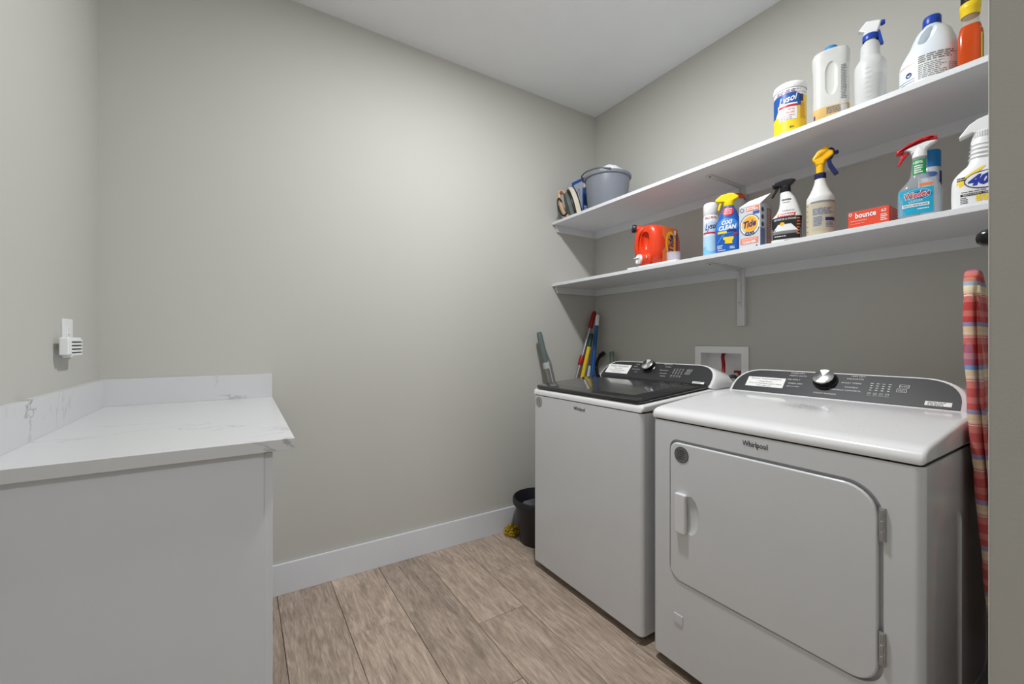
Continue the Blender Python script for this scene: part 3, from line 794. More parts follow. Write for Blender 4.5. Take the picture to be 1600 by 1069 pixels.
lines(lf.f, grey_ink_m, t, .029, .045, .185, .0055, 22, .003, seed=7)
lines(lf.f, grey_ink_m, t, -.012, .030, .046, .006, 4, .004, seed=8)
patch('label_edge', lf.f, navy, t, .02, .034, -.049, -.045, .0006, 3, 2)

# white and blue trigger bottle
frost = M('frosted_bottle', (222, 224, 224), 0.4, thin=0.25)
blue_pl = M('blue_plastic', (24, 66, 168), 0.35)
t = thing('spray_bottle', 'frosted spray bottle with white head and blue trigger on upper shelf', 'spray bottle', (1.785, 0.552, ZU), FRONT(18), 'spray bottles on the shelves')
lf = Loft([(0, 0, .038, .038, 2), (.004, 0, .041, .041, 2), (.138, 0, .042, .042, 2), (.150, 0, .041, .041, 2), (.160, 0, .036, .036, 2), (.170, 0, .029, .029, 2), (.176, 0, .0265, .0265, 2), (.215, 0, .025, .025, 2), (.222, 0, .022, .022, 2), (.230, 0, .016, .016, 2), (.240, 0, .015, .015, 2)])
lf.mesh('bottle', frost, t)
lf.mesh('liquid', M('cloudy_liquid', (214, 214, 204), 0.3), t, z1=.105, shrink=.003)
for k in range(7): ring('measure_mark', lf.f, M('frost_mark', (196, 198, 198), 0.5), t, -.006, .03 + k * .016, .012, .0012, .0006, .0006, n=12)
lathe('collar', [(.020, .232), (.0205, .234), (.0205, .250), (.019, .252), (.012, .252)], blue_pl, t, n=24)
hp = head(t, conv([(640, 212), (650, 190), (612, 172), (660, 128), (738, 142), (752, 150), (740, 185), (725, 212)], 685, .00043, 130, .297, .000567), white_pl, .024, .005)
prism('trigger', conv([(720, 215), (742, 196), (764, 282), (748, 284), (728, 240), (708, 228)], 685, .00043, 130, .297, .000567), blue_pl, t, 'y', -.008, .008, bevel=.002)
lathe('nozzle', [(0, 0), (.008, 0), (.009, .004), (.007, .012), (0, .012)], blue_pl, t, n=16, loc=(.026, 0, .281), rot=(0, R(90), 0))

# bleach jug
jug_m = M('pale_blue_white_plastic', (222, 230, 238), 0.35)
t = thing('bleach_jug', 'large white bleach jug with blue cap and moulded handle', 'jug', (1.83, 0.419, ZU), FRONT(16))
secs = smooth_secs([(0, 0, .058, .052, 2.2), (.008, 0, .065, .058, 2.2), (.05, 0, .066, .059, 2.2), (.10, .0, .066, .059, 2.2), (.125, .002, .062, .056, 2.2), (.163, .009, .051, .047, 2.1), (.195, .010, .041, .038, 2), (.212, .009, .031, .030, 2), (.222, .008, .021, .021, 2), (.232, .008, .018, .018, 2)], 4)
lf = Loft(secs); bo = lf.mesh('jug_body', jug_m, t, nseg=44)
c1 = lathe('cut', [(0, -1), (.4, -.95), (.8, -.7), (1, 0), (.8, .7), (.4, .95), (0, 1)], jug_m, None, n=20)
for v in c1.data.vertices:
    x, y, z = v.co.x * .017, v.co.y * .026, v.co.z * .034
    a = R(-24); v.co = Vector((-.004 + x * math.cos(a) - z * math.sin(a), -.040 + y, .185 + x * math.sin(a) + z * math.cos(a)))
bo.parent = None; boolean(bo, [c1]); bo.parent = t
lathe('cap', [(.020, .226), (.021, .229), (.021, .250), (.019, .256), (0, .256)], blue_pl, t, n=28, loc=(.008, 0, 0))
lfp = Loft([(q[0], q[1], q[2], q[3], 2.0) for q in secs])
patch('label', lfp.f, M('jug_label', (226, 228, 228), 0.45), t, .012, .112, -.085, .088, .0016, 8, 26)
for (z0, c) in ((.094, orng), (.028, orng), (.036, navy), (.044, navy)): patch('label_stripe', lfp.f, c, t, z0, z0 + .002, -.085, -.034, .0020, 1, 8)
ring('logo', lfp.f, navy, t, -.050, .062, .009, .009, .004, .0022, n=20)
disc('logo', lfp.f, navy, t, -.050, .064, .004, .0025, off=.0022)
lines(lfp.f, grey_ink_m, t, -.026, .070, .106, .0066, 4, .0034, .0022, seed=11)
lines(lfp.f, grey_ink_m, t, -.026, .040, .078, .006, 8, .002, .0022, seed=12)
for (a, b, c, d) in ((.044, .076, .044, .0455), (.044, .076, .066, .0675), (.044, .0452, .044, .066), (.0748, .076, .044, .066)): patch('label_frame', lfp.f, grey_ink_m, t, c, d, a, b, .0022, 1, 6)
lines(lfp.f, grey_ink_m, t, .047, .073, .060, .006, 3, .002, .0022, seed=13)
patch('label_barcode', lfp.f, ink_m, t, .02, .106, .081, .088, .0022, 8, 2)

# amber cleaner bottle
amber = M('amber_cleaner', (196, 70, 6), 0.2, coat=0.15)
clear_amber = M('clear_plastic', (206, 196, 176), 0.08, thin=0.72, coat=0.5)
t = thing('cleaner_bottle', 'clear bottle of orange cleaner with yellow collar and black cap', 'bottle', (1.80, 0.322, ZU), FRONT(8))
lf = Loft([(0, 0, .022, .019, 4), (.004, 0, .0255, .022, 4), (.115, 0, .0255, .022, 4), (.135, 0, .022, .020, 3), (.150, 0, .019, .018, 2.4), (.176, 0, .018, .018, 2)])
lf.mesh('bottle', clear_amber, t)
lf.mesh('orange_liquid', amber, t, z1=.142, shrink=-.0003)
lathe('collar', [(.0195, .172), (.0205, .174), (.0205, .190), (.022, .192), (.022, .208), (.019, .211), (0, .211)], M('yellow_plastic', (238, 204, 30), 0.35), t, n=28)
lathe('cap', [(.018, .211), (.020, .216), (.020, .250), (.016, .262), (0, .262)], M('black_plastic', (24, 24, 26), 0.35), t, n=24)
patch('side_label', lf.side, yel, t, .012, .125, -.020, -.016, .0008, 6, 2)
patch('side_label', lf.side, M('label_olive', (150, 138, 96), 0.5), t, .012, .125, -.016, .018, .0008, 6, 6)
lines(lf.side, ink_m, t, -.014, .016, .118, .006, 17, .0022, .0014, seed=14)

# grey bucket
grey_pl = M('grey_plastic', (126, 130, 140), 0.4)
t = thing('plastic_bucket', 'grey plastic bucket with wide rim holding white rags on upper shelf', 'bucket', (1.875, 1.858, ZU))
lathe('pail', [(0, 0.003), (.108, .003), (.111, 0), (.115, .004), (.131, .192), (.131, .200), (.140, .202), (.142, .206), (.141, .217), (.136, .220), (.129, .218), (.127, .20), (.110, .008), (0, .008)], grey_pl, t, n=48)
lug = box('handle_lug', (-.150, -.018, .165), (-.128, .018, .198), grey_pl, t, bevel=.004); lug.rotation_euler = (0, 0, R(-50))
tube('handle', curve_pts([(-.09, .118, .215), (-.128, .088, .226), (-.146, .040, .229), (-.148, .0, .229), (-.132, -.06, .228), (-.09, -.118, .215)], 6), .005, M('grey_handle', (96, 100, 108), 0.4), t, n=8)
def on_pail(s, z, off=0.0):
    r_ = .112 + .019 * (z - .004) / .228 + off; a = R(192) + s / r_
    return Vector((r_ * math.cos(a), r_ * math.sin(a), z))
lbp = patch('price_sticker', on_pail, paper_m, t, .095, .128, -.026, .024, .0012, 3, 6)
patch('price_sticker', on_pail, M('grey_sticker', (170, 174, 180), 0.5), t, .132, .158, -.026, .026, .0012, 3, 6)
lines(on_pail, ink_m, lbp, -.006, .018, .110, .008, 2, .005, .0018, seed=15)
lines(on_pail, redm, lbp, -.022, -.008, .112, .007, 2, .004, .0018, seed=16)
lines(on_pail, navy, t, -.02, .02, .150, .009, 2, .004, .0018, seed=17)
rag = M('white_rag', (226, 227, 228), 0.95, bump=(40, .6, .01))
bm = bmesh.new(); bmesh.ops.create_icosphere(bm, subdivisions=3, radius=1)
rr = random.Random(5)
for v in bm.verts:
    k = 1 + .08 * math.sin(7 * v.co.x + 3 * v.co.y) + .06 * math.cos(9 * v.co.y + 4 * v.co.z)
    v.co = Vector((v.co.x * .075 * k + .0, v.co.y * .075 * k - .025, v.co.z * .05 * k + .222))
tag(from_bm('cleaning_rag', bm, rag, None, 60, loc=(1.875, 1.858, ZU + .005)), 'crumpled white rag piled inside the grey bucket', 'rag')

# blue box behind the bucket
t = thing('blue_box', 'tall blue box with grey front panel standing between iron and bucket', 'box', (1.853, 2.104, ZU), R(-90))
box('carton', (-.058, 0, 0), (.058, .036, .278), M('carton_blue', (30, 78, 158), 0.5), t, bevel=.0015)
fb = plane_surf((0, 0, 0), (1, 0, 0), (0, 0, 1), (0, -1, 0))
patch('front_panel', fb, M('panel_grey', (166, 174, 190), 0.55), t, .012, .256, -.036, .048, .0008, 1, 1)
ring('printed_mark', fb, M('dark_grey_print', (60, 62, 70), 0.6), t, .012, .190, .014, .026, .004, .0014, a0=-60, a1=230, n=24)
ring('printed_mark', fb, M('dark_grey_print', (60, 62, 70), 0.6), t, .002, .158, .020, .016, .004, .0014, a0=100, a1=330, n=20)
sb_ = plane_surf((.058, .018, 0), (0, 1, 0), (0, 0, 1), (1, 0, 0))
lines(sb_, white_ink_m, t, -.014, .014, .09, .012, 5, .005, .0008, seed=19)

# clothes iron standing on its heel, sole towards +x local
cream = M('cream_plastic', (214, 206, 186), 0.4); black_pl = M('black_plastic', (24, 24, 26), 0.35); tan = M('tan_plastic', (196, 162, 130), 0.45)
t = thing('clothes_iron', 'cream and black clothes iron standing on its heel at shelf end', 'iron', (1.758, 2.066, ZU), R(-26))
def iron_layer(name, x0, x1, hw, top, mat, bev=.004):
    pts = [(-hw, 0.0), (hw, 0.0)]
    for k in range(9):
        a = k / 8.0; pts.append((hw * math.cos(a * math.pi / 2) ** .8, top * (.35 + .65 * a ** .8)))
    for k in range(7, -1, -1):
        a = k / 8.0; pts.append((-hw * math.cos(a * math.pi / 2) ** .8, top * (.35 + .65 * a ** .8)))
    return prism(name, pts, mat, t, 'x', x0, x1, bevel=bev)
iron_layer('soleplate', .058, .064, .048, .205, M('dark_soleplate', (40, 40, 43), 0.3, metal=.6), .001)
iron_layer('skirt', .026, .058, .047, .202, cream)
iron_layer('trim_band', .012, .026, .043, .186, black_pl)
iron_layer('housing', -.014, .012, .038, .172, M('grey_green_plastic', (92, 98, 94), 0.4))
tube('handle', curve_pts([(-.004, 0, .160), (-.026, 0, .168), (-.044, 0, .150), (-.050, 0, .095), (-.044, 0, .035), (-.022, 0, .014)], 6), [.013] * 31, tan, t, n=12)
lathe('dial', [(0, 0), (.010, 0), (.010, .006), (0, .006)], M('brown_dial', (110, 70, 52), 0.4), t, n=14, loc=(-.034, -.014, .158), rot=(R(90), 0, 0))
tube('cord', curve_pts([(-.030, -.012, .03), (-.062, -.025, .010), (-.080, -.028, .05), (-.076, -.026, .095), (-.058, -.020, .12), (-.045, -.016, .10)], 7), .0045, black_pl, t, n=8)
for ch in list(t.children):           # the iron leans back on its heel
    if ch.name.startswith('dial'): ch.location.x += .012 - .26 * .158; continue
    for v in ch.data.vertices: v.co.x += .012 - .26 * v.co.z

# ------------------------------------------------------------------ lower shelf
# white tray under the orange jug
tr = tag(box('drip_tray', (0, 0, 0), (.20, .30, .004), white_pl, None, bevel=.001, loc=(1.715, 1.255, ZL)), 'flat white plastic tray under the orange detergent jug', 'tray')
for lo, hi in (((0, 0, .004), (.004, .30, .009)), ((.196, 0, .004), (.20, .30, .009)), ((.004, 0, .004), (.196, .004, .009)), ((.004, .296, .004), (.196, .30, .009))):
    box('rim', lo, hi, white_pl, tr, bevel=.001)

# orange detergent jug lying on its side with a dispensing tap
orange_pl = M('orange_red_plastic', (224, 62, 24), 0.32, coat=.2)
t = thing('dispenser_jug', 'orange-red detergent jug lying on its side with white press tap', 'jug', (1.765, 1.452, ZL + .0095), R(-90 + 6))
def yz_loft(name, secs, mat, parent, n=32):
    bm = bmesh.new(); rings = []
    for y, cx, cz, rx, rz, e in secs:
        r_ = []
        for k in range(n):
            a = 2 * math.pi * k / n; c, s = math.cos(a), math.sin(a)
            r_.append(bm.verts.new((cx + rx * math.copysign(abs(c) ** (2 / e), c), y, cz + rz * math.copysign(abs(s) ** (2 / e), s))))
        rings.append(r_)
    for A, B in zip(rings, rings[1:]):
        for k in range(n): bm.faces.new([A[k], A[(k + 1) % n], B[(k + 1) % n], B[k]])
    bm.faces.new(rings[0]); bm.faces.new(rings[-1][::-1])
    return from_bm(name, bm, mat, parent, 50)
bo = yz_loft('jug_body', [(-.030, -.012, .115, .040, .070, 2.4), (-.022, -.006, .113, .056, .088, 2.6), (.0, .0, .108, .068, .098, 2.8), (.05, .002, .105, .072, .102, 3), (.15, .002, .105, .072, .102, 3), (.20, .0, .105, .066, .097, 2.8), (.215, 0, .105, .050, .08, 2.6)], orange_pl, t)
c1 = lathe('cut', [(0, -1), (.4, -.95), (.8, -.7), (1, 0), (.8, .7), (.4, .95), (0, 1)], orange_pl, None, n=20)
for v in c1.data.vertices: v.co = Vector((-.008 + v.co.x * .026, -.030 + v.co.y * .034, .122 + v.co.z * .048))
bo.parent = None; boolean(bo, [c1]); bo.parent = t
tube('handle', curve_pts([(-.052, -.024, .055), (-.056, -.034, .09), (-.052, -.038, .13), (-.042, -.036, .165), (-.022, -.022, .188)], 6), [.012] * 25, orange_pl, t, n=12)
nk = tube('refill_neck', [(-.03, .005, .182), (-.050, -.014, .190), (-.066, -.03, .194)], [.022, .018, .017], orange_pl, t, n=16)
q = Vector((-.74, -.65, .14)).normalized()
lathe('refill_cap', [(.0195, 0), (.0205, .004), (.0205, .016), (.018, .02), (0, .02)], M('navy_cap', (32, 38, 58), 0.35), nk, n=24, loc=(-.064, -.028, .194), rot=Vector((0, 0, 1)).rotation_difference(q).to_euler())
tn = tube('tap_base', [(-.006, -.01, .034), (-.028, -.044, .034)], [.038, .029], orange_pl, t, n=22)
tn2 = tube('tap', [(-.028, -.044, .034), (-.034, -.053, .034)], [.024, .024], white_pl, t, n=20)
lathe('tap_button', [(0, 0), (.012, 0), (.013, .004), (.010, .010), (0, .010)], white_pl, tn2, n=16, loc=(-.034, -.053, .042), rot=(R(72), 0, R(-32)))
box('tap_lever', (-.052, -.074, .036), (-.026, -.052, .041), white_pl, tn2, bevel=.002)
tube('tap_spout', [(-.036, -.058, .032), (-.038, -.062, .012)], [.009, .007], white_pl, tn2, n=14)
ss = lambda s, z, off=0.0: Vector((.0735 + off - .010 * (abs(s - .1) / .1) ** 3, s, z))
patch('label', ss, orng, t, .02, .190, .012, .168, .0010, 6, 12)
disc('label_ring', ss, M('label_gold', (246, 186, 40), 0.4), t, .085, .110, .050, .062, off=.0016)
disc('label_core', ss, M('label_deep_orange', (236, 130, 30), 0.4), t, .085, .110, .037, .048, off=.0020)
text('Tide', ss, navy, t, .086, .110, w=.088, h=.052, rot=R(90), bold=.03, shear=.15, off=.0024)
patch('label_stripe', ss, navy, t, .03, .170, .146, .162, .0016, 4, 3)
patch('label_flag', ss, white_pl, t, .158, .180, .120, .140, .0018, 2, 2)
disc('drop_mark', plane_surf((-.001, -.022, .04), (.85, -.5, 0), (0, 0, 1), (-.4, -.85, 0)), white_pl, t, .03, .0, .005, .008, off=.022)

# clear measuring cup
cup = tag(lathe('measuring_cup', [(0, .001), (.026, .001), (.027, 0), (.031, .052), (.033, .052), (.033, .050), (.030, .003), (0, .003)], M('clear_cup', (206, 204, 214), 0.15, thin=0.55, coat=.4), None, n=28, loc=(1.775, 1.316, ZL + .004)), 'small clear measuring cup beside the orange detergent jug', 'cup')

# disinfectant spray can
t = thing('aerosol_can', 'white and light blue disinfectant aerosol can behind the blue stain remover', 'aerosol can', (1.835, 1.158, ZL), FRONT(34))
lf = Loft([(0, 0, .031, .031, 2), (.003, 0, .033, .033, 2), (.198, 0, .033, .033, 2), (.203, 0, .031, .031, 2)])
lf.mesh('can', M('can_white', (224, 230, 236), 0.35), t)
lathe('cap', [(.031, .203), (.0325, .205), (.0325, .250), (.029, .259), (.02, .263), (0, .264)], white_pl, t, n=28)
patch('label_sky', lf.f, lblue, t, .004, .060, -.05, .05, .0006, 6, 20)
patch('label_pale', lf.f, M('label_ice', (176, 214, 236), 0.4), t, .060, .105, -.05, lambda z: .05, .0006, 6, 20)
disc('label_oval', lf.f, M('label_pale_blue', (196, 212, 234), 0.4), t, 0, .145, .036, .030, off=.0008)
text('Lysol', lf.f, navy, t, 0, .146, w=.054, h=.036, shear=.3, bold=.02, slope=.15)
patch('label_swoosh', lf.f, redm, t, .117, .124, -.04, .03, .0010, 2, 12)
text('KILLS 99.9%', lf.f, redm, t, -.002, .190, w=.050, h=.010, bold=.02)
disc('label_bubble', lf.f, M('label_ice', (176, 214, 236), 0.4), t, 0, .055, .022, .020, off=.0010)

# blue stain remover with yellow trigger
oxi = M('oxi_blue', (22, 92, 182), 0.3, coat=.2); yel_pl = M('bright_yellow_plastic', (244, 214, 26), 0.35)
t = thing('spray_bottle', 'blue stain remover bottle with yellow trigger head on lower shelf', 'spray bottle', (1.778, 1.036, ZL), FRONT(27), 'spray bottles on the shelves')
secs = smooth_secs([(0, 0, .040, .028, 2.6), (.006, 0, .043, .031, 2.6), (.075, 0, .045, .033, 2.6), (.125, 0, .043, .032, 2.5), (.160, .0, .035, .029, 2.4), (.190, .001, .027, .024, 2.3), (.205, .001, .021, .020, 2.1), (.216, .001, .016, .016, 2), (.224, .001, .0155, .0155, 2)], 4)
lf = Loft(secs); lf.mesh('bottle', oxi, t)
lathe('collar', [(.017, .216), (.018, .218), (.018, .240), (.014, .243)], yel_pl, t, n=24, loc=(.001, 0, 0))
head(t, conv([(345, 215), (330, 200), (234, 188), (230, 152), (300, 96), (400, 78), (450, 84), (515, 135), (508, 160), (440, 200), (436, 215)], 392, .00027, 75, .276, .0003116), yel_pl, .026, .006)
prism('trigger', conv([(285, 190), (315, 196), (300, 240), (278, 318), (258, 305), (266, 250)], 392, .00027, 75, .276, .0003116), yel_pl, t, 'y', -.007, .007, bevel=.002)
lp = Loft([(q[0], q[1], q[2], q[3], 2.5) for q in secs])
disc('label_red', lp.f, redm, t, -.001, .188, .019, .022, off=.001)
for k, tx in enumerate(('STAIN', 'FIGHTING', 'POWER')): text(tx, lp.f, white_ink_m, t, -.001, .199 - k * .010, w=.024, h=.006, off=.0014)
disc('label_oval', lp.f, M('oxi_light', (60, 130, 206), 0.4), t, -.003, .122, .036, .036, off=.001)
text('OXI', lp.f, white_ink_m, t, -.004, .138, w=.036, h=.020, bold=.04, shear=.2, slope=.1, off=.0015)
text('CLEAN', lp.f, white_ink_m, t, -.002, .115, w=.058, h=.020, bold=.04, shear=.2, slope=.1, off=.0015)
patch('label_bar', lp.f, yel, t, .088, .098, -.034, -.004, .0014, 2, 6)
patch('label_bar', lp.f, navy, t, .094, .104, -.004, .026, .0014, 2, 6)
patch('printed_shirt', lp.f, yel, t, .042, .072, lambda z: -.010 - (.006 if z > .06 else 0), lambda z: .014 + (.004 if z > .06 else 0), .0014, 8, 4)
patch('label_glint', lp.f, M('oxi_light', (60, 130, 206), 0.4), t, .045, .085, lambda z: -.040 + (z - .045) * .55, lambda z: -.034 + (z - .045) * .65, .0012, 6, 3)
disc('printed_spot', lp.f, redm, t, .024, .083, .007, .005, off=.0014)
lines(lp.f, white_ink_m, t, -.036, -.016, .034, .006, 3, .003, .0014, seed=21)
lines(lp.f, white_ink_m, t, .006, .026, .026, .006, 2, .003, .0014, seed=22)
lines(lp.f, white_ink_m, t, -.034, .0, .013, .006, 1, .003, .0014, seed=23)

# white bottle with orange cap behind
t = thing('squeeze_bottle', 'white bottle with orange cap half hidden behind the blue stain remover', 'bottle', (1.935, 1.086, ZL), FRONT(25))
secs = [(0, 0, .034, .026, 2.6), (.006, 0, .038, .029, 2.6), (.17, 0, .038, .029, 2.6), (.205, 0, .030, .026, 2.4), (.228, 0, .026, .024, 2.2), (.262, .0, .026, .024, 2.2)]
lf = Loft(secs); lf.mesh('bottle', M('white_bottle', (214, 216, 216), 0.35), t)
lathe('cap', [(.030, .256), (.030, .264), (.026, .276), (.014, .283), (0, .284)], M('orange_cap', (232, 98, 44), 0.35), t, n=24)
patch('label', lf.f, redm, t, .07, .10, -.035, .036, .0008, 3, 8)

# open detergent carton
boxg = M('carton_grey', (196, 199, 206), 0.5); flapm = M('carton_white_flap', (238, 238, 238), 0.6)
t = thing('detergent_carton', 'grey and orange detergent carton with white top flap opened', 'carton', (1.762, 0.942, ZL), R(-90 + 3))
prism('carton', [(0, 0), (.100, 0), (.100, .182), (.080, .192), (.05, .190), (0, .182)], boxg, t, 'x', -.042, .042, bevel=.001)
fl_ = bmesh.new()
q0 = [Vector(p) for p in ((-.042, .001, .182), (.042, .001, .182), (.060, .050, .226), (-.022, .042, .212))]
nv = (q0[1] - q0[0]).cross(q0[3] - q0[0]).normalized() * .0012
a_ = [fl_.verts.new(p) for p in q0]; b_ = [fl_.verts.new(p + nv) for p in q0]
fl_.faces.new(a_); fl_.faces.new(b_[::-1])
for k in range(4): fl_.faces.new([a_[k], a_[(k + 1) % 4], b_[(k + 1) % 4], b_[k]])
from_bm('flap', fl_, flapm, t, smooth=0)
fb = plane_surf((0, 0, 0), (1, 0, 0), (0, 0, 1), (0, -1, 0))
ring('label_circle', fb, M('dark_grey_print', (60, 62, 70), 0.6), t, .001, .102, .040, .044, .003, .0008, a0=20, a1=340)
ring('label_circle', fb, white_pl, t, .001, .102, .037, .041, .004, .0008)
disc('label_gold', fb, M('label_gold', (246, 186, 40), 0.4), t, .002, .107, .030, .033, off=.0010)
disc('label_core', fb, M('label_pale_orange', (240, 160, 60), 0.4), t, .002, .107, .023, .026, off=.0013)
text('Tide', fb, navy, t, .001, .107, w=.050, h=.028, bold=.03, shear=.2, slope=.12, off=.0018)
text('OXI', fb, navy, t, .001, .068, w=.036, h=.013, bold=.04, off=.0018)
patch('label_box', fb, M('label_salmon', (232, 128, 92), 0.45), t, .026, .050, -.036, .034, .0010, 1, 1)
text('WASHING MACHINE', fb, white_ink_m, t, -.001, .044, w=.06, h=.006, off=.0014)
text('CLEANER', fb, white_ink_m, t, -.001, .033, w=.054, h=.010, bold=.03, off=.0014)
patch('label_box', fb, M('label_salmon', (232, 128, 92), 0.45), t, .160, .177, -.012, .037, .0010, 1, 1)
lines(fb, white_ink_m, t, -.009, .034, .170, .007, 2, .004, .0014, seed=24)
patch('label_pill', fb, M('label_violet', (60, 84, 160), 0.45), t, .144, .156, .014, .039, .0010, 1, 1)
ring('label_mark', fb, grey_ink_m, t, -.030, .168, .009, .009, .003, .0010, n=16)
text('4', fb, navy, t, .028, .012, h=.012, bold=.03, off=.0014)
sb_ = plane_surf((.042, .037, 0), (0, 1, 0), (0, 0, 1), (1, 0, 0))
patch('side_print', sb_, M('label_violet_grey', (104, 110, 150), 0.5), t, .002, .085, -.036, .0, .0008, 1, 1)
patch('side_print', sb_, M('label_brick', (176, 104, 88), 0.5), t, .002, .172, .020, .058, .0008, 1, 1)
for k in range(3): disc('side_mark', sb_, M('dark_grey_print', (60, 62, 70), 0.6), t, -.018, .160 - k * .03, .010, .010, off=.0010)
lines(sb_, white_ink_m, t, .024, .054, .162, .008, 19, .003, .0012, seed=25)

# stone cleaner with black trigger
t = thing('spray_bottle', 'white stone cleaner bottle with black trigger head and black label', 'spray bottle', (1.80, 0.819, ZL), FRONT(22), 'spray bottles on the shelves')
secs = smooth_secs([(0, 0, .043, .028, 3), (.006, 0, .047, .031, 3), (.06, 0, .048, .032, 3), (.105, .001, .047, .031, 2.8), (.125, .006, .039, .029, 2.6), (.150, .008, .031, .027, 2.4), (.185, .004, .024, .022, 2.3), (.206, -.002, .018, .018, 2), (.216, -.003, .0145, .0145, 2), (.222, -.003, .0145, .0145, 2)], 4)
lf = Loft(secs); lf.mesh('bottle', M('speckled_white', (228, 228, 226), 0.35, var=0.12, vscale=90), t)
lathe('collar', [(.016, .212), (.017, .214), (.016, .240), (.012, .242)], black_pl, t, n=24, loc=(-.003, 0, 0))
head(t, conv([(205, 470), (200, 450), (125, 455), (116, 425), (150, 405), (240, 386), (320, 388), (353, 400), (330, 425), (298, 450), (296, 470)], 262, .00031, 385, .264, .0003755), black_pl, .030, .007)
prism('trigger', conv([(150, 455), (190, 458), (165, 500), (130, 558), (108, 555), (135, 500)], 262, .00031, 385, .264, .0003755), black_pl, t, 'y', -.007, .007, bevel=.002)
lp = Loft([(q[0], q[1], q[2], q[3], 2.8) for q in secs])
patch('label_black', lp.f, M('label_black', (28, 28, 30), 0.45), t, .020, .108, -.0465, .0465, .0010, 10, 16)
patch('label_red', lp.f, redm, t, .108, .122, -.030, .024, .0014, 2, 8)
text('WEIMAN', lp.f, white_ink_m, t, -.003, .115, w=.046, h=.009, bold=.03, off=.0018)
text('QUARTZ & STONE', lp.f, white_ink_m, t, -.004, .098, w=.068, h=.008, bold=.01, off=.0016)
patch('printed_slab', lp.f, white_pl, t, .052, .078, lambda z: -.040 + (z - .052) * .6, lambda z: .036 - (z - .052) * .8, .0014, 3, 8)
patch('printed_slab', lp.f, M('label_grey', (120, 120, 120), 0.5), t, .040, .052, -.040, .036, .0014, 2, 8)
disc('printed_flower', lp.f, M('label_gold', (246, 186, 40), 0.4), t, -.012, .080, .007, .007, off=.0018)
lines(lp.f, white_ink_m, t, -.036, .010, .030, .006, 1, .003, .0016, seed=26)
lines(lp.f, orng, t, .032, .043, .095, .012, 6, .005, .0016, seed=27)
lines(lp.f, ink_m, t, -.018, .012, .176, .006, 1, .005, .0014, seed=28)
lines(lp.f, ink_m, t, -.016, .010, .166, .006, 1, .002, .0014, seed=29)
lines(lp.f, grey_ink_m, t, -.020, .028, .132, .006, 1, .002, .0014, seed=30)
lines(lp.f, ink_m, t, -.004, .030, .012, .006, 2, .003, .0014, seed=31)

# yellow and navy ratchet sprayer
amber_liq = M('pale_amber_bottle', (194, 184, 158), 0.3)
navy_pl = M('navy_plastic', (22, 32, 82), 0.35); gold_pl = M('golden_yellow_plastic', (244, 186, 16), 0.35)
t = thing('spray_bottle', 'tall white bottle with yellow head and navy trigger on lower shelf', 'spray bottle', (1.79, 0.700, ZL), FRONT(20), 'spray bottles on the shelves')
secs = smooth_secs([(0, 0, .038, .036, 2), (.005, 0, .041, .039, 2), (.06, 0, .042, .040, 2), (.130, 0, .042, .040, 2), (.148, 0, .041, .039, 2), (.162, 0, .034, .033, 2), (.185, 0, .024, .024, 2), (.205, 0, .018, .018, 2), (.216, 0, .0165, .0165, 2), (.226, 0, .0165, .0165, 2)], 4)
lf = Loft(secs); lf.mesh('bottle', M('bottle_white', (220, 220, 216), 0.35), t)
patch('see_through_side', lf.f, amber_liq, t, .004, .128, -.062, .062, .0003, 8, 24)
patch('label', lf.f, M('label_film', (184, 178, 160), 0.4), t, .024, .118, -.026, .058, .0008, 8, 16)
lines(lf.f, M('blue_print', (104, 116, 150), 0.6), t, -.022, .054, .100, .005, 5, .003, .0012, seed=33)
lines(lf.f, M('blue_print', (104, 116, 150), 0.6), t, -.020, .010, .070, .005, 7, .003, .0012, seed=34)
patch('label_bar', lf.f, navy, t, .056, .068, .016, .056, .0012, 2, 8)
lines(lf.f, M('blue_print', (104, 116, 150), 0.6), t, .018, .050, .048, .005, 4, .003, .0012, seed=35)
patch('label_bar', lf.f, M('label_grey_blue', (130, 134, 146), 0.5), t, .124, .130, -.030, .060, .0012, 1, 14)
for k in range(6): lines(lf.f, grey_ink_m, t, -.052, -.040, .118 - k * .019, .005, 1, .003, .0010, seed=36 + k)
lathe('collar', [(.017, .217), (.018, .220), (.0175, .237), (.014, .239)], navy_pl, t, n=24)
lathe('neck', [(.013, .234), (.0125, .262), (.014, .275), (.012, .28)], gold_pl, t, n=22)
hp = head(t, conv([(560, 250), (548, 215), (520, 185), (524, 165), (570, 105), (682, 52), (690, 100), (735, 120), (742, 160), (700, 190), (660, 210), (640, 250)], 603, .00029, 50, .337, .0003515), gold_pl, .030, .007)
for k in range(5): tube('grip_rib', [(-.016 + k * .004, -.0155, .292 + k * .004), (.008 + k * .004, -.0155, .300 + k * .004)], .0012, M('deep_yellow', (214, 156, 10), 0.4), hp, n=6)
prism('trigger', conv([(690, 92), (715, 85), (745, 105), (755, 140), (735, 175), (712, 205), (722, 250), (788, 358), (745, 374), (688, 280), (672, 225), (690, 190), (735, 158), (728, 118)], 603, .00029, 50, .337, .0003515), navy_pl, t, 'y', -.009, .009, bevel=.002)
lathe('nozzle', [(0, 0), (.007, 0), (.007, .010), (.005, .014), (0, .014)], navy_pl, t, n=14, loc=(.040, 0, .305), rot=(0, R(90), 0))

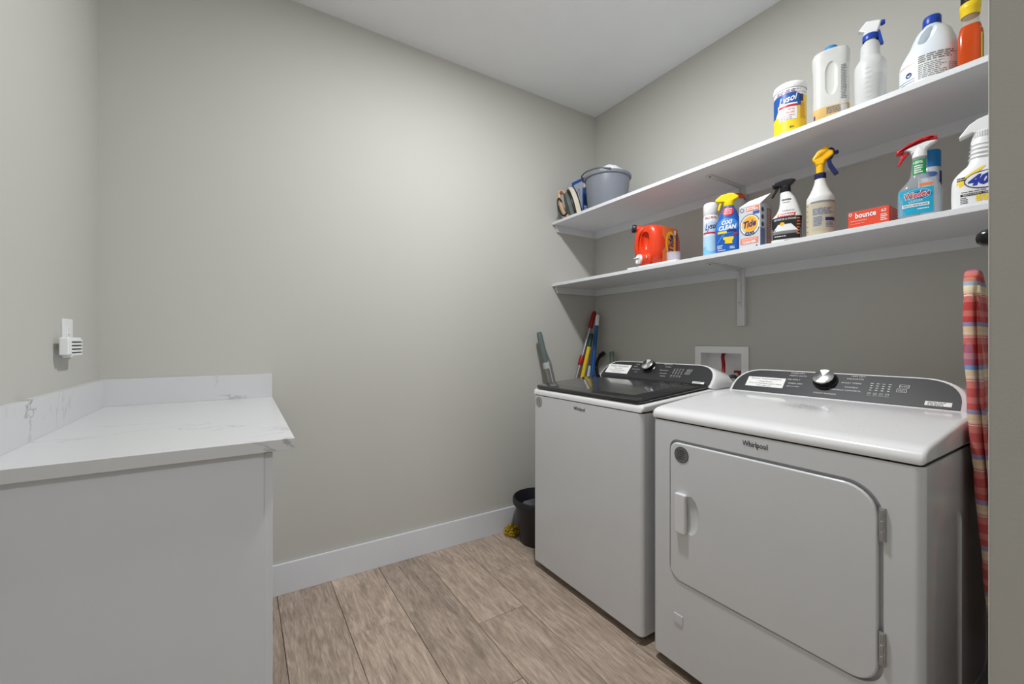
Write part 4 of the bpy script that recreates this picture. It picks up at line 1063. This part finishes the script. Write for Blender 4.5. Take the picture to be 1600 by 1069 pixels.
# dryer sheet box
t = thing('dryer_sheet_box', 'small red-orange dryer sheet box lying flat on lower shelf', 'box', (1.748, 0.5465, ZL), R(-90 + 1))
box('carton', (-.054, 0, 0), (.054, .105, .061), M('carton_red_orange', (222, 70, 40), 0.45), t, bevel=.001)
fb = plane_surf((0, 0, 0), (1, 0, 0), (0, 0, 1), (0, -1, 0))
text('bounce', fb, white_ink_m, t, -.006, .046, w=.056, h=.019, bold=.03, slope=.0)
ring('logo', fb, white_pl, t, -.047, .052, .0045, .005, .0018, .001, n=16)
patch('label_line', fb, white_pl, t, .028, .0292, -.047, -.002, .001, 1, 1)
lines(fb, M('label_pale_red', (240, 150, 120), 0.5), t, -.047, .0, .018, .006, 1, .0025, .001, seed=42)
lines(fb, white_ink_m, t, -.02, .034, .004, .006, 1, .004, .001, seed=43)
text('60', fb, white_ink_m, t, .041, .048, w=.013, h=.010)
lines(fb, white_ink_m, t, .033, .050, .034, .006, 4, .003, .001, seed=44)
sb_ = plane_surf((.054, .0525, 0), (0, 1, 0), (0, 0, 1), (1, 0, 0))
lines(sb_, M('label_pale_red', (240, 150, 120), 0.5), t, -.038, .038, .050, .009, 5, .004, .001, seed=45)

# glass cleaner
clear_m = M('clear_bottle', (188, 198, 204), 0.12, thin=0.62, coat=.5)
cyan = M('label_cyan', (24, 160, 196), 0.4); red_pl = M('red_plastic', (204, 34, 44), 0.35)
t = thing('spray_bottle', 'clear glass cleaner bottle with red and white trigger head', 'spray bottle', (1.782, 0.428, ZL), FRONT(12), 'spray bottles on the shelves')
secs = smooth_secs([(0, 0, .044, .026, 3), (.006, 0, .049, .030, 3.2), (.05, 0, .050, .031, 3.2), (.095, 0, .049, .031, 3), (.112, 0, .041, .029, 2.8), (.130, .0, .028, .024, 2.5), (.148, 0, .021, .020, 2.3), (.190, 0, .0175, .0175, 2), (.206, 0, .0165, .0165, 2), (.214, 0, .0145, .0145, 2)], 4)
lf = Loft(secs); lf.mesh('bottle', clear_m, t)
lathe('dip_tube', [(.0025, .012), (.0025, .2)], white_pl, t, n=8)
lathe('collar', [(.0165, .204), (.0165, .226), (.014, .232), (.014, .238)], white_pl, t, n=24)
WC = lambda p: conv(p, 607, .00033, 225, .268, .000448)
head(t, WC([(552, 335), (545, 312), (500, 298), (540, 270), (640, 258), (726, 268), (690, 290), (655, 312), (645, 335)]), white_pl, .026, .006)
head(t, WC([(447, 315), (450, 288), (520, 266), (610, 230), (690, 226), (722, 240), (727, 266), (640, 256), (545, 268), (500, 298), (480, 316)]), red_pl, .028, .006, 'head_cover')
prism('trigger', WC([(490, 312), (535, 316), (505, 348), (470, 402), (455, 394), (478, 350)]), red_pl, t, 'y', -.007, .007, bevel=.002)
lp = Loft([(q[0], q[1], q[2], q[3], 2.8) for q in secs])
patch('label_cyan', lp.f, cyan, t, .016, .098, lambda z: -.047, lambda z: .031, .0010, 6, 14)
lpc = Loft([(q[0], q[1], q[2], q[3], 2.0) for q in secs])
patch('neck_label', lpc.f, M('label_green', (30, 150, 84), 0.45), t, .146, .196, -.017, .017, .0010, 4, 10)
text('100%', lpc.f, white_ink_m, t, -.003, .186, w=.022, h=.009, bold=.02, off=.0015)
lines(lpc.f, white_ink_m, t, -.012, .010, .172, .007, 4, .004, .0015, seed=47)
ring('label_burst', lp.f, M('label_pale_cyan', (120, 204, 226), 0.4), t, -.004, .078, .030, .018, .002, .0013, n=36)
disc('label_burst', lp.f, blu, t, .004, .076, .024, .012, off=.0013)
text('Windex', lp.f, white_ink_m, t, -.005, .078, w=.058, h=.023, bold=.06, shear=.1, slope=.10, off=.0016)
text('Windex', lp.f, redm, t, -.005, .078, w=.056, h=.020, bold=.01, shear=.1, slope=.10, off=.0021)
text('VINEGAR', lp.f, white_ink_m, t, -.008, .057, w=.032, h=.006, slope=.08, off=.0016)
patch('label_bar', lp.f, white_pl, t, .040, .050, -.038, .022, .0014, 2, 8)
text('REMOVES GREASE & GRIME', lp.f, navy, t, -.008, .045, w=.054, h=.005, off=.0018)
lines(lp.f, white_ink_m, t, -.004, .026, .030, .006, 1, .003, .0015, seed=48)
patch('label_orange', lp.f, orng, t, .104, .112, .0, .030, .0012, 2, 6)

# blue-capped aerosol behind the glass cleaner
t = thing('aerosol_can', 'slim aerosol can with blue cap standing behind the glass cleaner', 'aerosol can', (1.925, 0.424, ZL), FRONT(10))
lf = Loft([(0, 0, .028, .028, 2), (.003, 0, .030, .030, 2), (.196, 0, .030, .030, 2), (.206, 0, .027, .027, 2), (.212, 0, .024, .024, 2)])
lf.mesh('can', M('can_silver_white', (196, 202, 212), 0.3, metal=.2), t)
lathe('cap', [(.0275, .208), (.0285, .211), (.0285, .262), (.026, .266), (0, .266)], M('cap_blue', (20, 118, 184), 0.4), t, n=28)
disc('label_oval', lf.f, M('label_steel_blue', (70, 100, 160), 0.4), t, -.004, .180, .026, .010, off=.0008)
patch('label', lf.f, navy, t, .150, .190, .030, .042, .0008, 4, 4)
patch('label', lf.f, M('label_dark', (52, 52, 60), 0.5), t, .02, .150, .036, .042, .0008, 6, 3)

# all-purpose cleaner by the wall edge
t = thing('spray_bottle', 'white all-purpose cleaner bottle with ribbed grip beside the wall corner', 'spray bottle', (1.772, 0.300, ZL), FRONT(10), 'spray bottles on the shelves')
secs = smooth_secs([(0, 0, .052, .030, 3), (.007, 0, .058, .034, 3.2), (.05, 0, .059, .035, 3.2), (.090, 0, .057, .035, 3), (.112, .002, .047, .032, 2.7), (.130, .004, .032, .028, 2.5), (.150, .004, .026, .024, 2.3), (.190, .004, .023, .022, 2.1), (.206, .004, .0195, .0195, 2), (.212, .004, .0165, .0165, 2)], 4)
lf = Loft(secs); lf.mesh('bottle', white_pl, t)
for k in range(4): lathe('grip_rib', [(.0215 + .0012 * (3 - k), -.0045), (.0255 + .0012 * (3 - k), 0), (.0215 + .0012 * (3 - k), .0045)], white_pl, t, n=24, loc=(.003, 0, .150 + k * .0125))
lathe('collar', [(.018, .206), (.019, .208), (.019, .226), (.015, .229)], white_pl, t, n=26, loc=(.004, 0, 0))
for k in range(26):
    a = 2 * math.pi * k / 26; box('collar_rib', (-.0006, -.0006, .209), (.0006, .0006, .225), M('white_rib', (206, 207, 208), 0.4), t, loc=(.004 + .0192 * math.cos(a), .0192 * math.sin(a), 0))
FC = lambda p: conv(p, 1030, .00033, 85, .270, .000412)
head(t, FC([(1000, 200), (980, 190), (905, 212), (900, 200), (960, 128), (1010, 100), (1080, 85), (1130, 92), (1165, 120), (1150, 160), (1090, 190), (1078, 200)]), white_pl, .030, .008)
prism('trigger', FC([(985, 205), (1012, 200), (1000, 260), (985, 330), (968, 322), (984, 290), (968, 262)]), white_pl, t, 'y', -.007, .007, bevel=.002)
lp = Loft([(q[0], q[1], q[2], q[3], 2.8) for q in secs])
patch('label_yellow', lp.f, yel, t, .052, .118, lambda z: -.050 + max(0, z - .083) * 1.45, lambda z: -.050 + max(0.0005, (z - .052)) * .86, .0010, 8, 6)
lines(lp.f, ink_m, t, -.047, -.028, .090, .0065, 2, .004, .0014, seed=50)
ring('label_ring', lp.f, navy, t, .009, .078, .042, .026, .0025, .0012, n=40)
disc('label_oval', lp.f, white_pl, t, .009, .078, .0395, .0235, off=.0012)
text('409', lp.f, M('logo_blue', (34, 54, 160), 0.4), t, .007, .078, w=.066, h=.034, bold=.06, shear=.25, off=.0018)
patch('label_bar', lp.f, ink_m, t, .036, .043, -.040, .046, .0012, 1, 10)
text('REMOVES 100% OF', lp.f, white_ink_m, t, .0, .0395, w=.07, h=.004, off=.0016)
lines(lp.f, yel, t, -.010, .044, .030, .006, 3, .005, .0012, seed=51)
lines(lp.f, ink_m, t, -.040, -.024, .030, .005, 4, .0025, .0012, seed=52)
lines(lp.f, ink_m, t, -.038, .02, .047, .005, 1, .002, .0012, seed=53)

# proportions checked against each other along the shelves
def fit(label_start, sx, sy, sz, dx=0.0, dy=0.0):
    for o in bpy.data.objects:
        if o.type == 'EMPTY' and str(o.get('label', '')).startswith(label_start):
            o.scale = (sx, sy, sz); o.location.x += dx; o.location.y += dy
fit('white disinfecting wipes', 1, 1, .93)
fit('large white bleach', 1.03, 1, .94)
fit('blue stain remover', 1.17, 1.1, .955, 0, .004)
fit('white stone cleaner', 1.07, 1.05, .97)
fit('clear glass cleaner', 1.02, 1, .955)
fit('orange-red detergent', 1, .88, 1.03)
fit('white bottle with orange cap', 1, 1, 1.08)
fit('slim aerosol can', .90, .90, .945, 0, .012)
fit('white all-purpose', 1, 1, .96, 0, -.004)

# ------------------------------------------------------------------ long-handled tools in the back corner
alu = M('aluminium_pole', (176, 178, 180), 0.3, metal=.9); teal = M('grey_teal_plastic', (98, 112, 110), 0.4)
def along(a, b, t_): a, b = Vector(a), Vector(b); return a + (b - a) * t_

t = thing('squeegee_mop', 'grey-teal folding mop handle leaning on the back wall by the washer', 'mop', (1.838, 2.050, 0))
def rel(t, p): return Vector(p) - t.location
A_, B_ = Vector((1.5585, 2.130, 1.209)), Vector((1.833, 2.052, 0.02))
tube('grip', [rel(t, A_), rel(t, along(A_, B_, .015)), rel(t, along(A_, B_, .15))], [.014, .018, .019], teal, t, n=14)
tube('pole', [rel(t, along(A_, B_, .14)), rel(t, B_)], .0125, alu, t, n=12)
cl = tube('clip', [rel(t, along(A_, B_, .160)), rel(t, along(A_, B_, .19))], .022, M('pale_grey_plastic', (184, 192, 190), 0.4), t, n=12)
of = Vector((.026, -.012, 0))
tube('pull_rod', [rel(t, along(A_, B_, .10) + of * .5), rel(t, along(A_, B_, .17) + of), rel(t, B_ + of)], .007, alu, t, n=8)
box('mop_head', (-.10, -.03, 0.0), (.10, .03, .03), teal, t, bevel=.006)

t = thing('mop_pole', 'aluminium mop pole with red grip and red collar in the corner', 'mop', (1.539, 2.145, 0))
A_, B_ = Vector((2.044, 2.145, 1.3556)), Vector((1.541, 2.145, 0.0))
tube('grip', [rel(t, A_), rel(t, along(A_, B_, .01)), rel(t, along(A_, B_, .08)), rel(t, along(A_, B_, .085))], [.010, .0155, .0165, .013], red_m, t, n=14)
tube('pole', [rel(t, along(A_, B_, .08)), rel(t, along(A_, B_, .97))], .0105, alu, t, n=12)
tube('collar', [rel(t, along(A_, B_, .222)), rel(t, along(A_, B_, .23)), rel(t, along(A_, B_, .262)), rel(t, along(A_, B_, .268))], [.014, .0165, .0165, .014], red_m, t, n=14)
tube('pole_tip', [rel(t, along(A_, B_, .95)), rel(t, B_ + Vector((0, 0, .001)))], .013, red_m, t, n=12)

t = thing('broom_pole', 'blue broom pole with white end leaning in the back corner', 'broom', (1.862, 2.105, 0))
A_, B_ = Vector((2.034, 2.105, 1.3316)), Vector((1.862, 2.105, 0.0))
tube('end_cap', [rel(t, A_), rel(t, along(A_, B_, .01)), rel(t, along(A_, B_, .055))], [.009, .013, .013], white_pl, t, n=12)
tube('pole', [rel(t, along(A_, B_, .055)), rel(t, along(A_, B_, 1.0))], .0125, M('blue_pole', (28, 84, 158), 0.35), t, n=12)

t = thing('brush_pole', 'yellow pole with dark green grip between red and blue poles', 'brush', (1.627, 2.112, 0))
A_, B_ = Vector((1.988, 2.112, 1.204)), Vector((1.627, 2.112, 0.0))
tube('grip', [rel(t, A_), rel(t, along(A_, B_, .012)), rel(t, along(A_, B_, .075))], [.009, .013, .014], M('dark_green_grip', (22, 70, 58), 0.4), t, n=12)
tube('pole', [rel(t, along(A_, B_, .07)), rel(t, B_)], .013, M('yellow_pole', (214, 182, 24), 0.35), t, n=12)

t = thing('clear_tube', 'pale translucent tube between yellow and blue poles behind the washer', 'tube', (1.805, 2.132, 0))
A_, B_ = Vector((1.984, 2.132, .985)), Vector((1.807, 2.132, 0.0))
tube('tube', [rel(t, A_), rel(t, B_)], .011, M('pale_tube', (196, 206, 204), 0.3), t, n=12)

t = thing('drain_hose', 'black curved hose hooked up behind the washer', 'hose', (2.03, 1.98, 0))
tube('hose', [rel(t, p) for p in curve_pts([(2.055, 2.05, .02), (2.055, 2.09, .5), (2.055, 2.128, .90), (2.055, 2.138, .985), (2.055, 2.115, 1.040), (2.055, 2.085, 1.064)], 6)], .011, black_pl, t, n=10)
tube('hose_end', [rel(t, p) for p in ((2.055, 2.105, 1.052), (2.055, 2.070, 1.072))], .015, black_pl, t, n=12)
lathe('clip', [(0, 0), (.006, 0), (.006, .006), (0, .006)], steel_m, t, n=10, loc=rel(t, (2.042, 2.137, .975)), rot=(0, R(-90), 0))

t = thing('duster_handle', 'grey-green handle tip just above the washer console', 'duster', (2.05, 1.975, 0))
tube('handle', [(0, 0, 0), (0.0, .01, .6), (.0, .012, 1.085)], .010, M('grey_green_handle', (104, 124, 112), 0.45), t, n=10)
tube('side_rod', [(0, .028, 0), (.0, .032, 1.08)], .005, M('grey_green_handle', (104, 124, 112), 0.45), t, n=8)

# ------------------------------------------------------------------ mop bucket and yellow mop
bk = M('black_bucket_plastic', (34, 34, 38), 0.45)
t = thing('mop_bucket', 'black mop bucket with grey wringer on the floor beside the washer', 'bucket', (1.455, 1.985, 0))
lathe('pail', [(0, .003), (.106, .003), (.110, 0), (.114, .004), (.136, .205), (.138, .212), (.152, .214), (.154, .22), (.154, .246), (.150, .252), (.145, .252), (.142, .24), (.132, .21), (.108, .010), (0, .010)], bk, t, n=44)
wr_ = box('wringer', (-.085, -.085, .165), (.10, .06, .225), M('dark_grey_wringer', (92, 96, 102), 0.45), t, bevel=.018, seg=3)
box('wringer_rim', (-.09, -.10, .205), (.11, -.08, .235), bk, wr_, bevel=.005)

t = thing('yellow_mop_head', 'yellow fringed mop head on the floor behind the black bucket', 'mop', (1.352, 2.118, 0))
rr = random.Random(12); bm = bmesh.new(); ymop = M('yellow_fringe', (196, 166, 40), 0.9, var=.4, vscale=60)
for k in range(190):
    a = rr.uniform(0, 2 * math.pi); e = rr.uniform(.15, 1.35); l = rr.uniform(.035, .056)
    d = Vector((math.cos(a) * math.cos(e), math.sin(a) * math.cos(e), math.sin(e)))
    base = Vector((0, 0, .012)); tip = base + d * l; tip.z = max(.004, tip.z + rr.uniform(-.008, .004))
    tip.y = min(tip.y, .050)
    u = d.cross(Vector((0, 0, 1))).normalized() * .0035; w_ = d.cross(u).normalized() * .0035
    b4 = [bm.verts.new(base + d * .008 + x) for x in (u, w_, -u, -w_)]; t4 = [bm.verts.new(tip + x) for x in (u, w_, -u, -w_)]
    for q in range(4): bm.faces.new([b4[q], b4[(q + 1) % 4], t4[(q + 1) % 4], t4[q]])
    bm.faces.new(t4[::-1])
fr_ = from_bm('fringe', bm, ymop, t, smooth=0); fr_['kind'] = 'stuff'
lathe('core', [(0, 0), (.03, 0), (.034, .01), (.024, .03), (0, .036)], M('yellow_core', (170, 140, 40), 0.8), t, n=16)

# ------------------------------------------------------------------ ironing board beside the dryer
t = thing('ironing_board', 'ironing board with red plaid cover standing between dryer and wall', 'ironing board', (1.72, 0.2095, 0))
TILT = 0.068
def hw(z):
    if z < 0.95: return 0.165
    k = (z - 0.95) / (1.352 - 0.95)
    return 0.165 * max(0.0, 1 - k ** 3.2) ** 0.5 * (1 - .30 * k)
bm = bmesh.new(); rows = []
NZ = 60; NS = 10
zs = [0.16 + (1.352 - 0.16) * (1 - (1 - k / NZ) ** 1.6) for k in range(NZ + 1)]
rr = random.Random(4)
for z in zs:
    w_ = max(hw(z), .004); loop = []
    for k in range(2 * NS):
        a = 2 * math.pi * k / (2 * NS); c, s = math.cos(a), math.sin(a)
        th = .0135 * min(1.0, w_ / .03)
        wob = .0014 * math.sin(z * 31 + k * 1.3) + .001 * math.sin(z * 57 + k)
        x = w_ * math.copysign(abs(c) ** .35, c); y = (th + wob) * math.copysign(abs(s) ** .5, s)
        loop.append(bm.verts.new((x, y + TILT * z, z)))
    rows.append(loop)
for A, B in zip(rows, rows[1:]):
    for k in range(2 * NS): bm.faces.new([A[k], A[(k + 1) % (2 * NS)], B[(k + 1) % (2 * NS)], B[k]])
bm.faces.new(rows[0][::-1]); bm.faces.new(rows[-1])
from_bm('padded_cover', bm, plaid_m, t, smooth=60)
# gathered hem of the cover turned over on the near face
bm = bmesh.new(); rows = []
for k in range(41):
    z = 0.2 + 1.10 * k / 40; w_ = max(hw(z), .01); ins = .030 + .012 * math.sin(z * 23) + .006 * math.sin(z * 61)
    ya = -.0145 + TILT * z
    rows.append([bm.verts.new((-w_ + .004, ya - .001, z)), bm.verts.new((-w_ + ins * .5, ya - .006 - .002 * math.sin(z * 80), z)), bm.verts.new((-w_ + min(ins, w_), ya - .001, z))])
for A, B in zip(rows, rows[1:]):
    for k in range(2): bm.faces.new([A[k], A[k + 1], B[k + 1], B[k]])
hm = from_bm('gathered_hem', bm, plaid_m, t, smooth=60)
for sx in (-1, 1):
    tube('leg', [(sx * .10, -.022 + TILT * .9, .90), (sx * .11, -.030, .30), (sx * .12, -.030, .015)], .010, M('grey_metal_leg', (70, 72, 76), 0.4, metal=.6), t, n=10)
    lathe('leg_foot', [(0, 0), (.014, 0), (.014, .03), (.010, .034), (0, .034)], black_pl, t, n=14, loc=(sx * .12, -.030, 0))

hk = thing('wall_hook', 'black rounded hook knob poking out from the wall edge below shelf', 'hook', (1.10, SY, 1.332))
lathe('stem', [(.020, 0), (.020, .006), (.009, .010), (.009, .05), (.013, .056)], black_pl, hk, n=20, rot=(R(-90), 0, 0))
lathe('knob', [(.010, .046), (.014, .052), (.0155, .060), (.0140, .070), (.008, .077), (0, .079)], M('black_gloss', (18, 18, 20), 0.2), hk, n=24, rot=(R(-90), 0, 0))
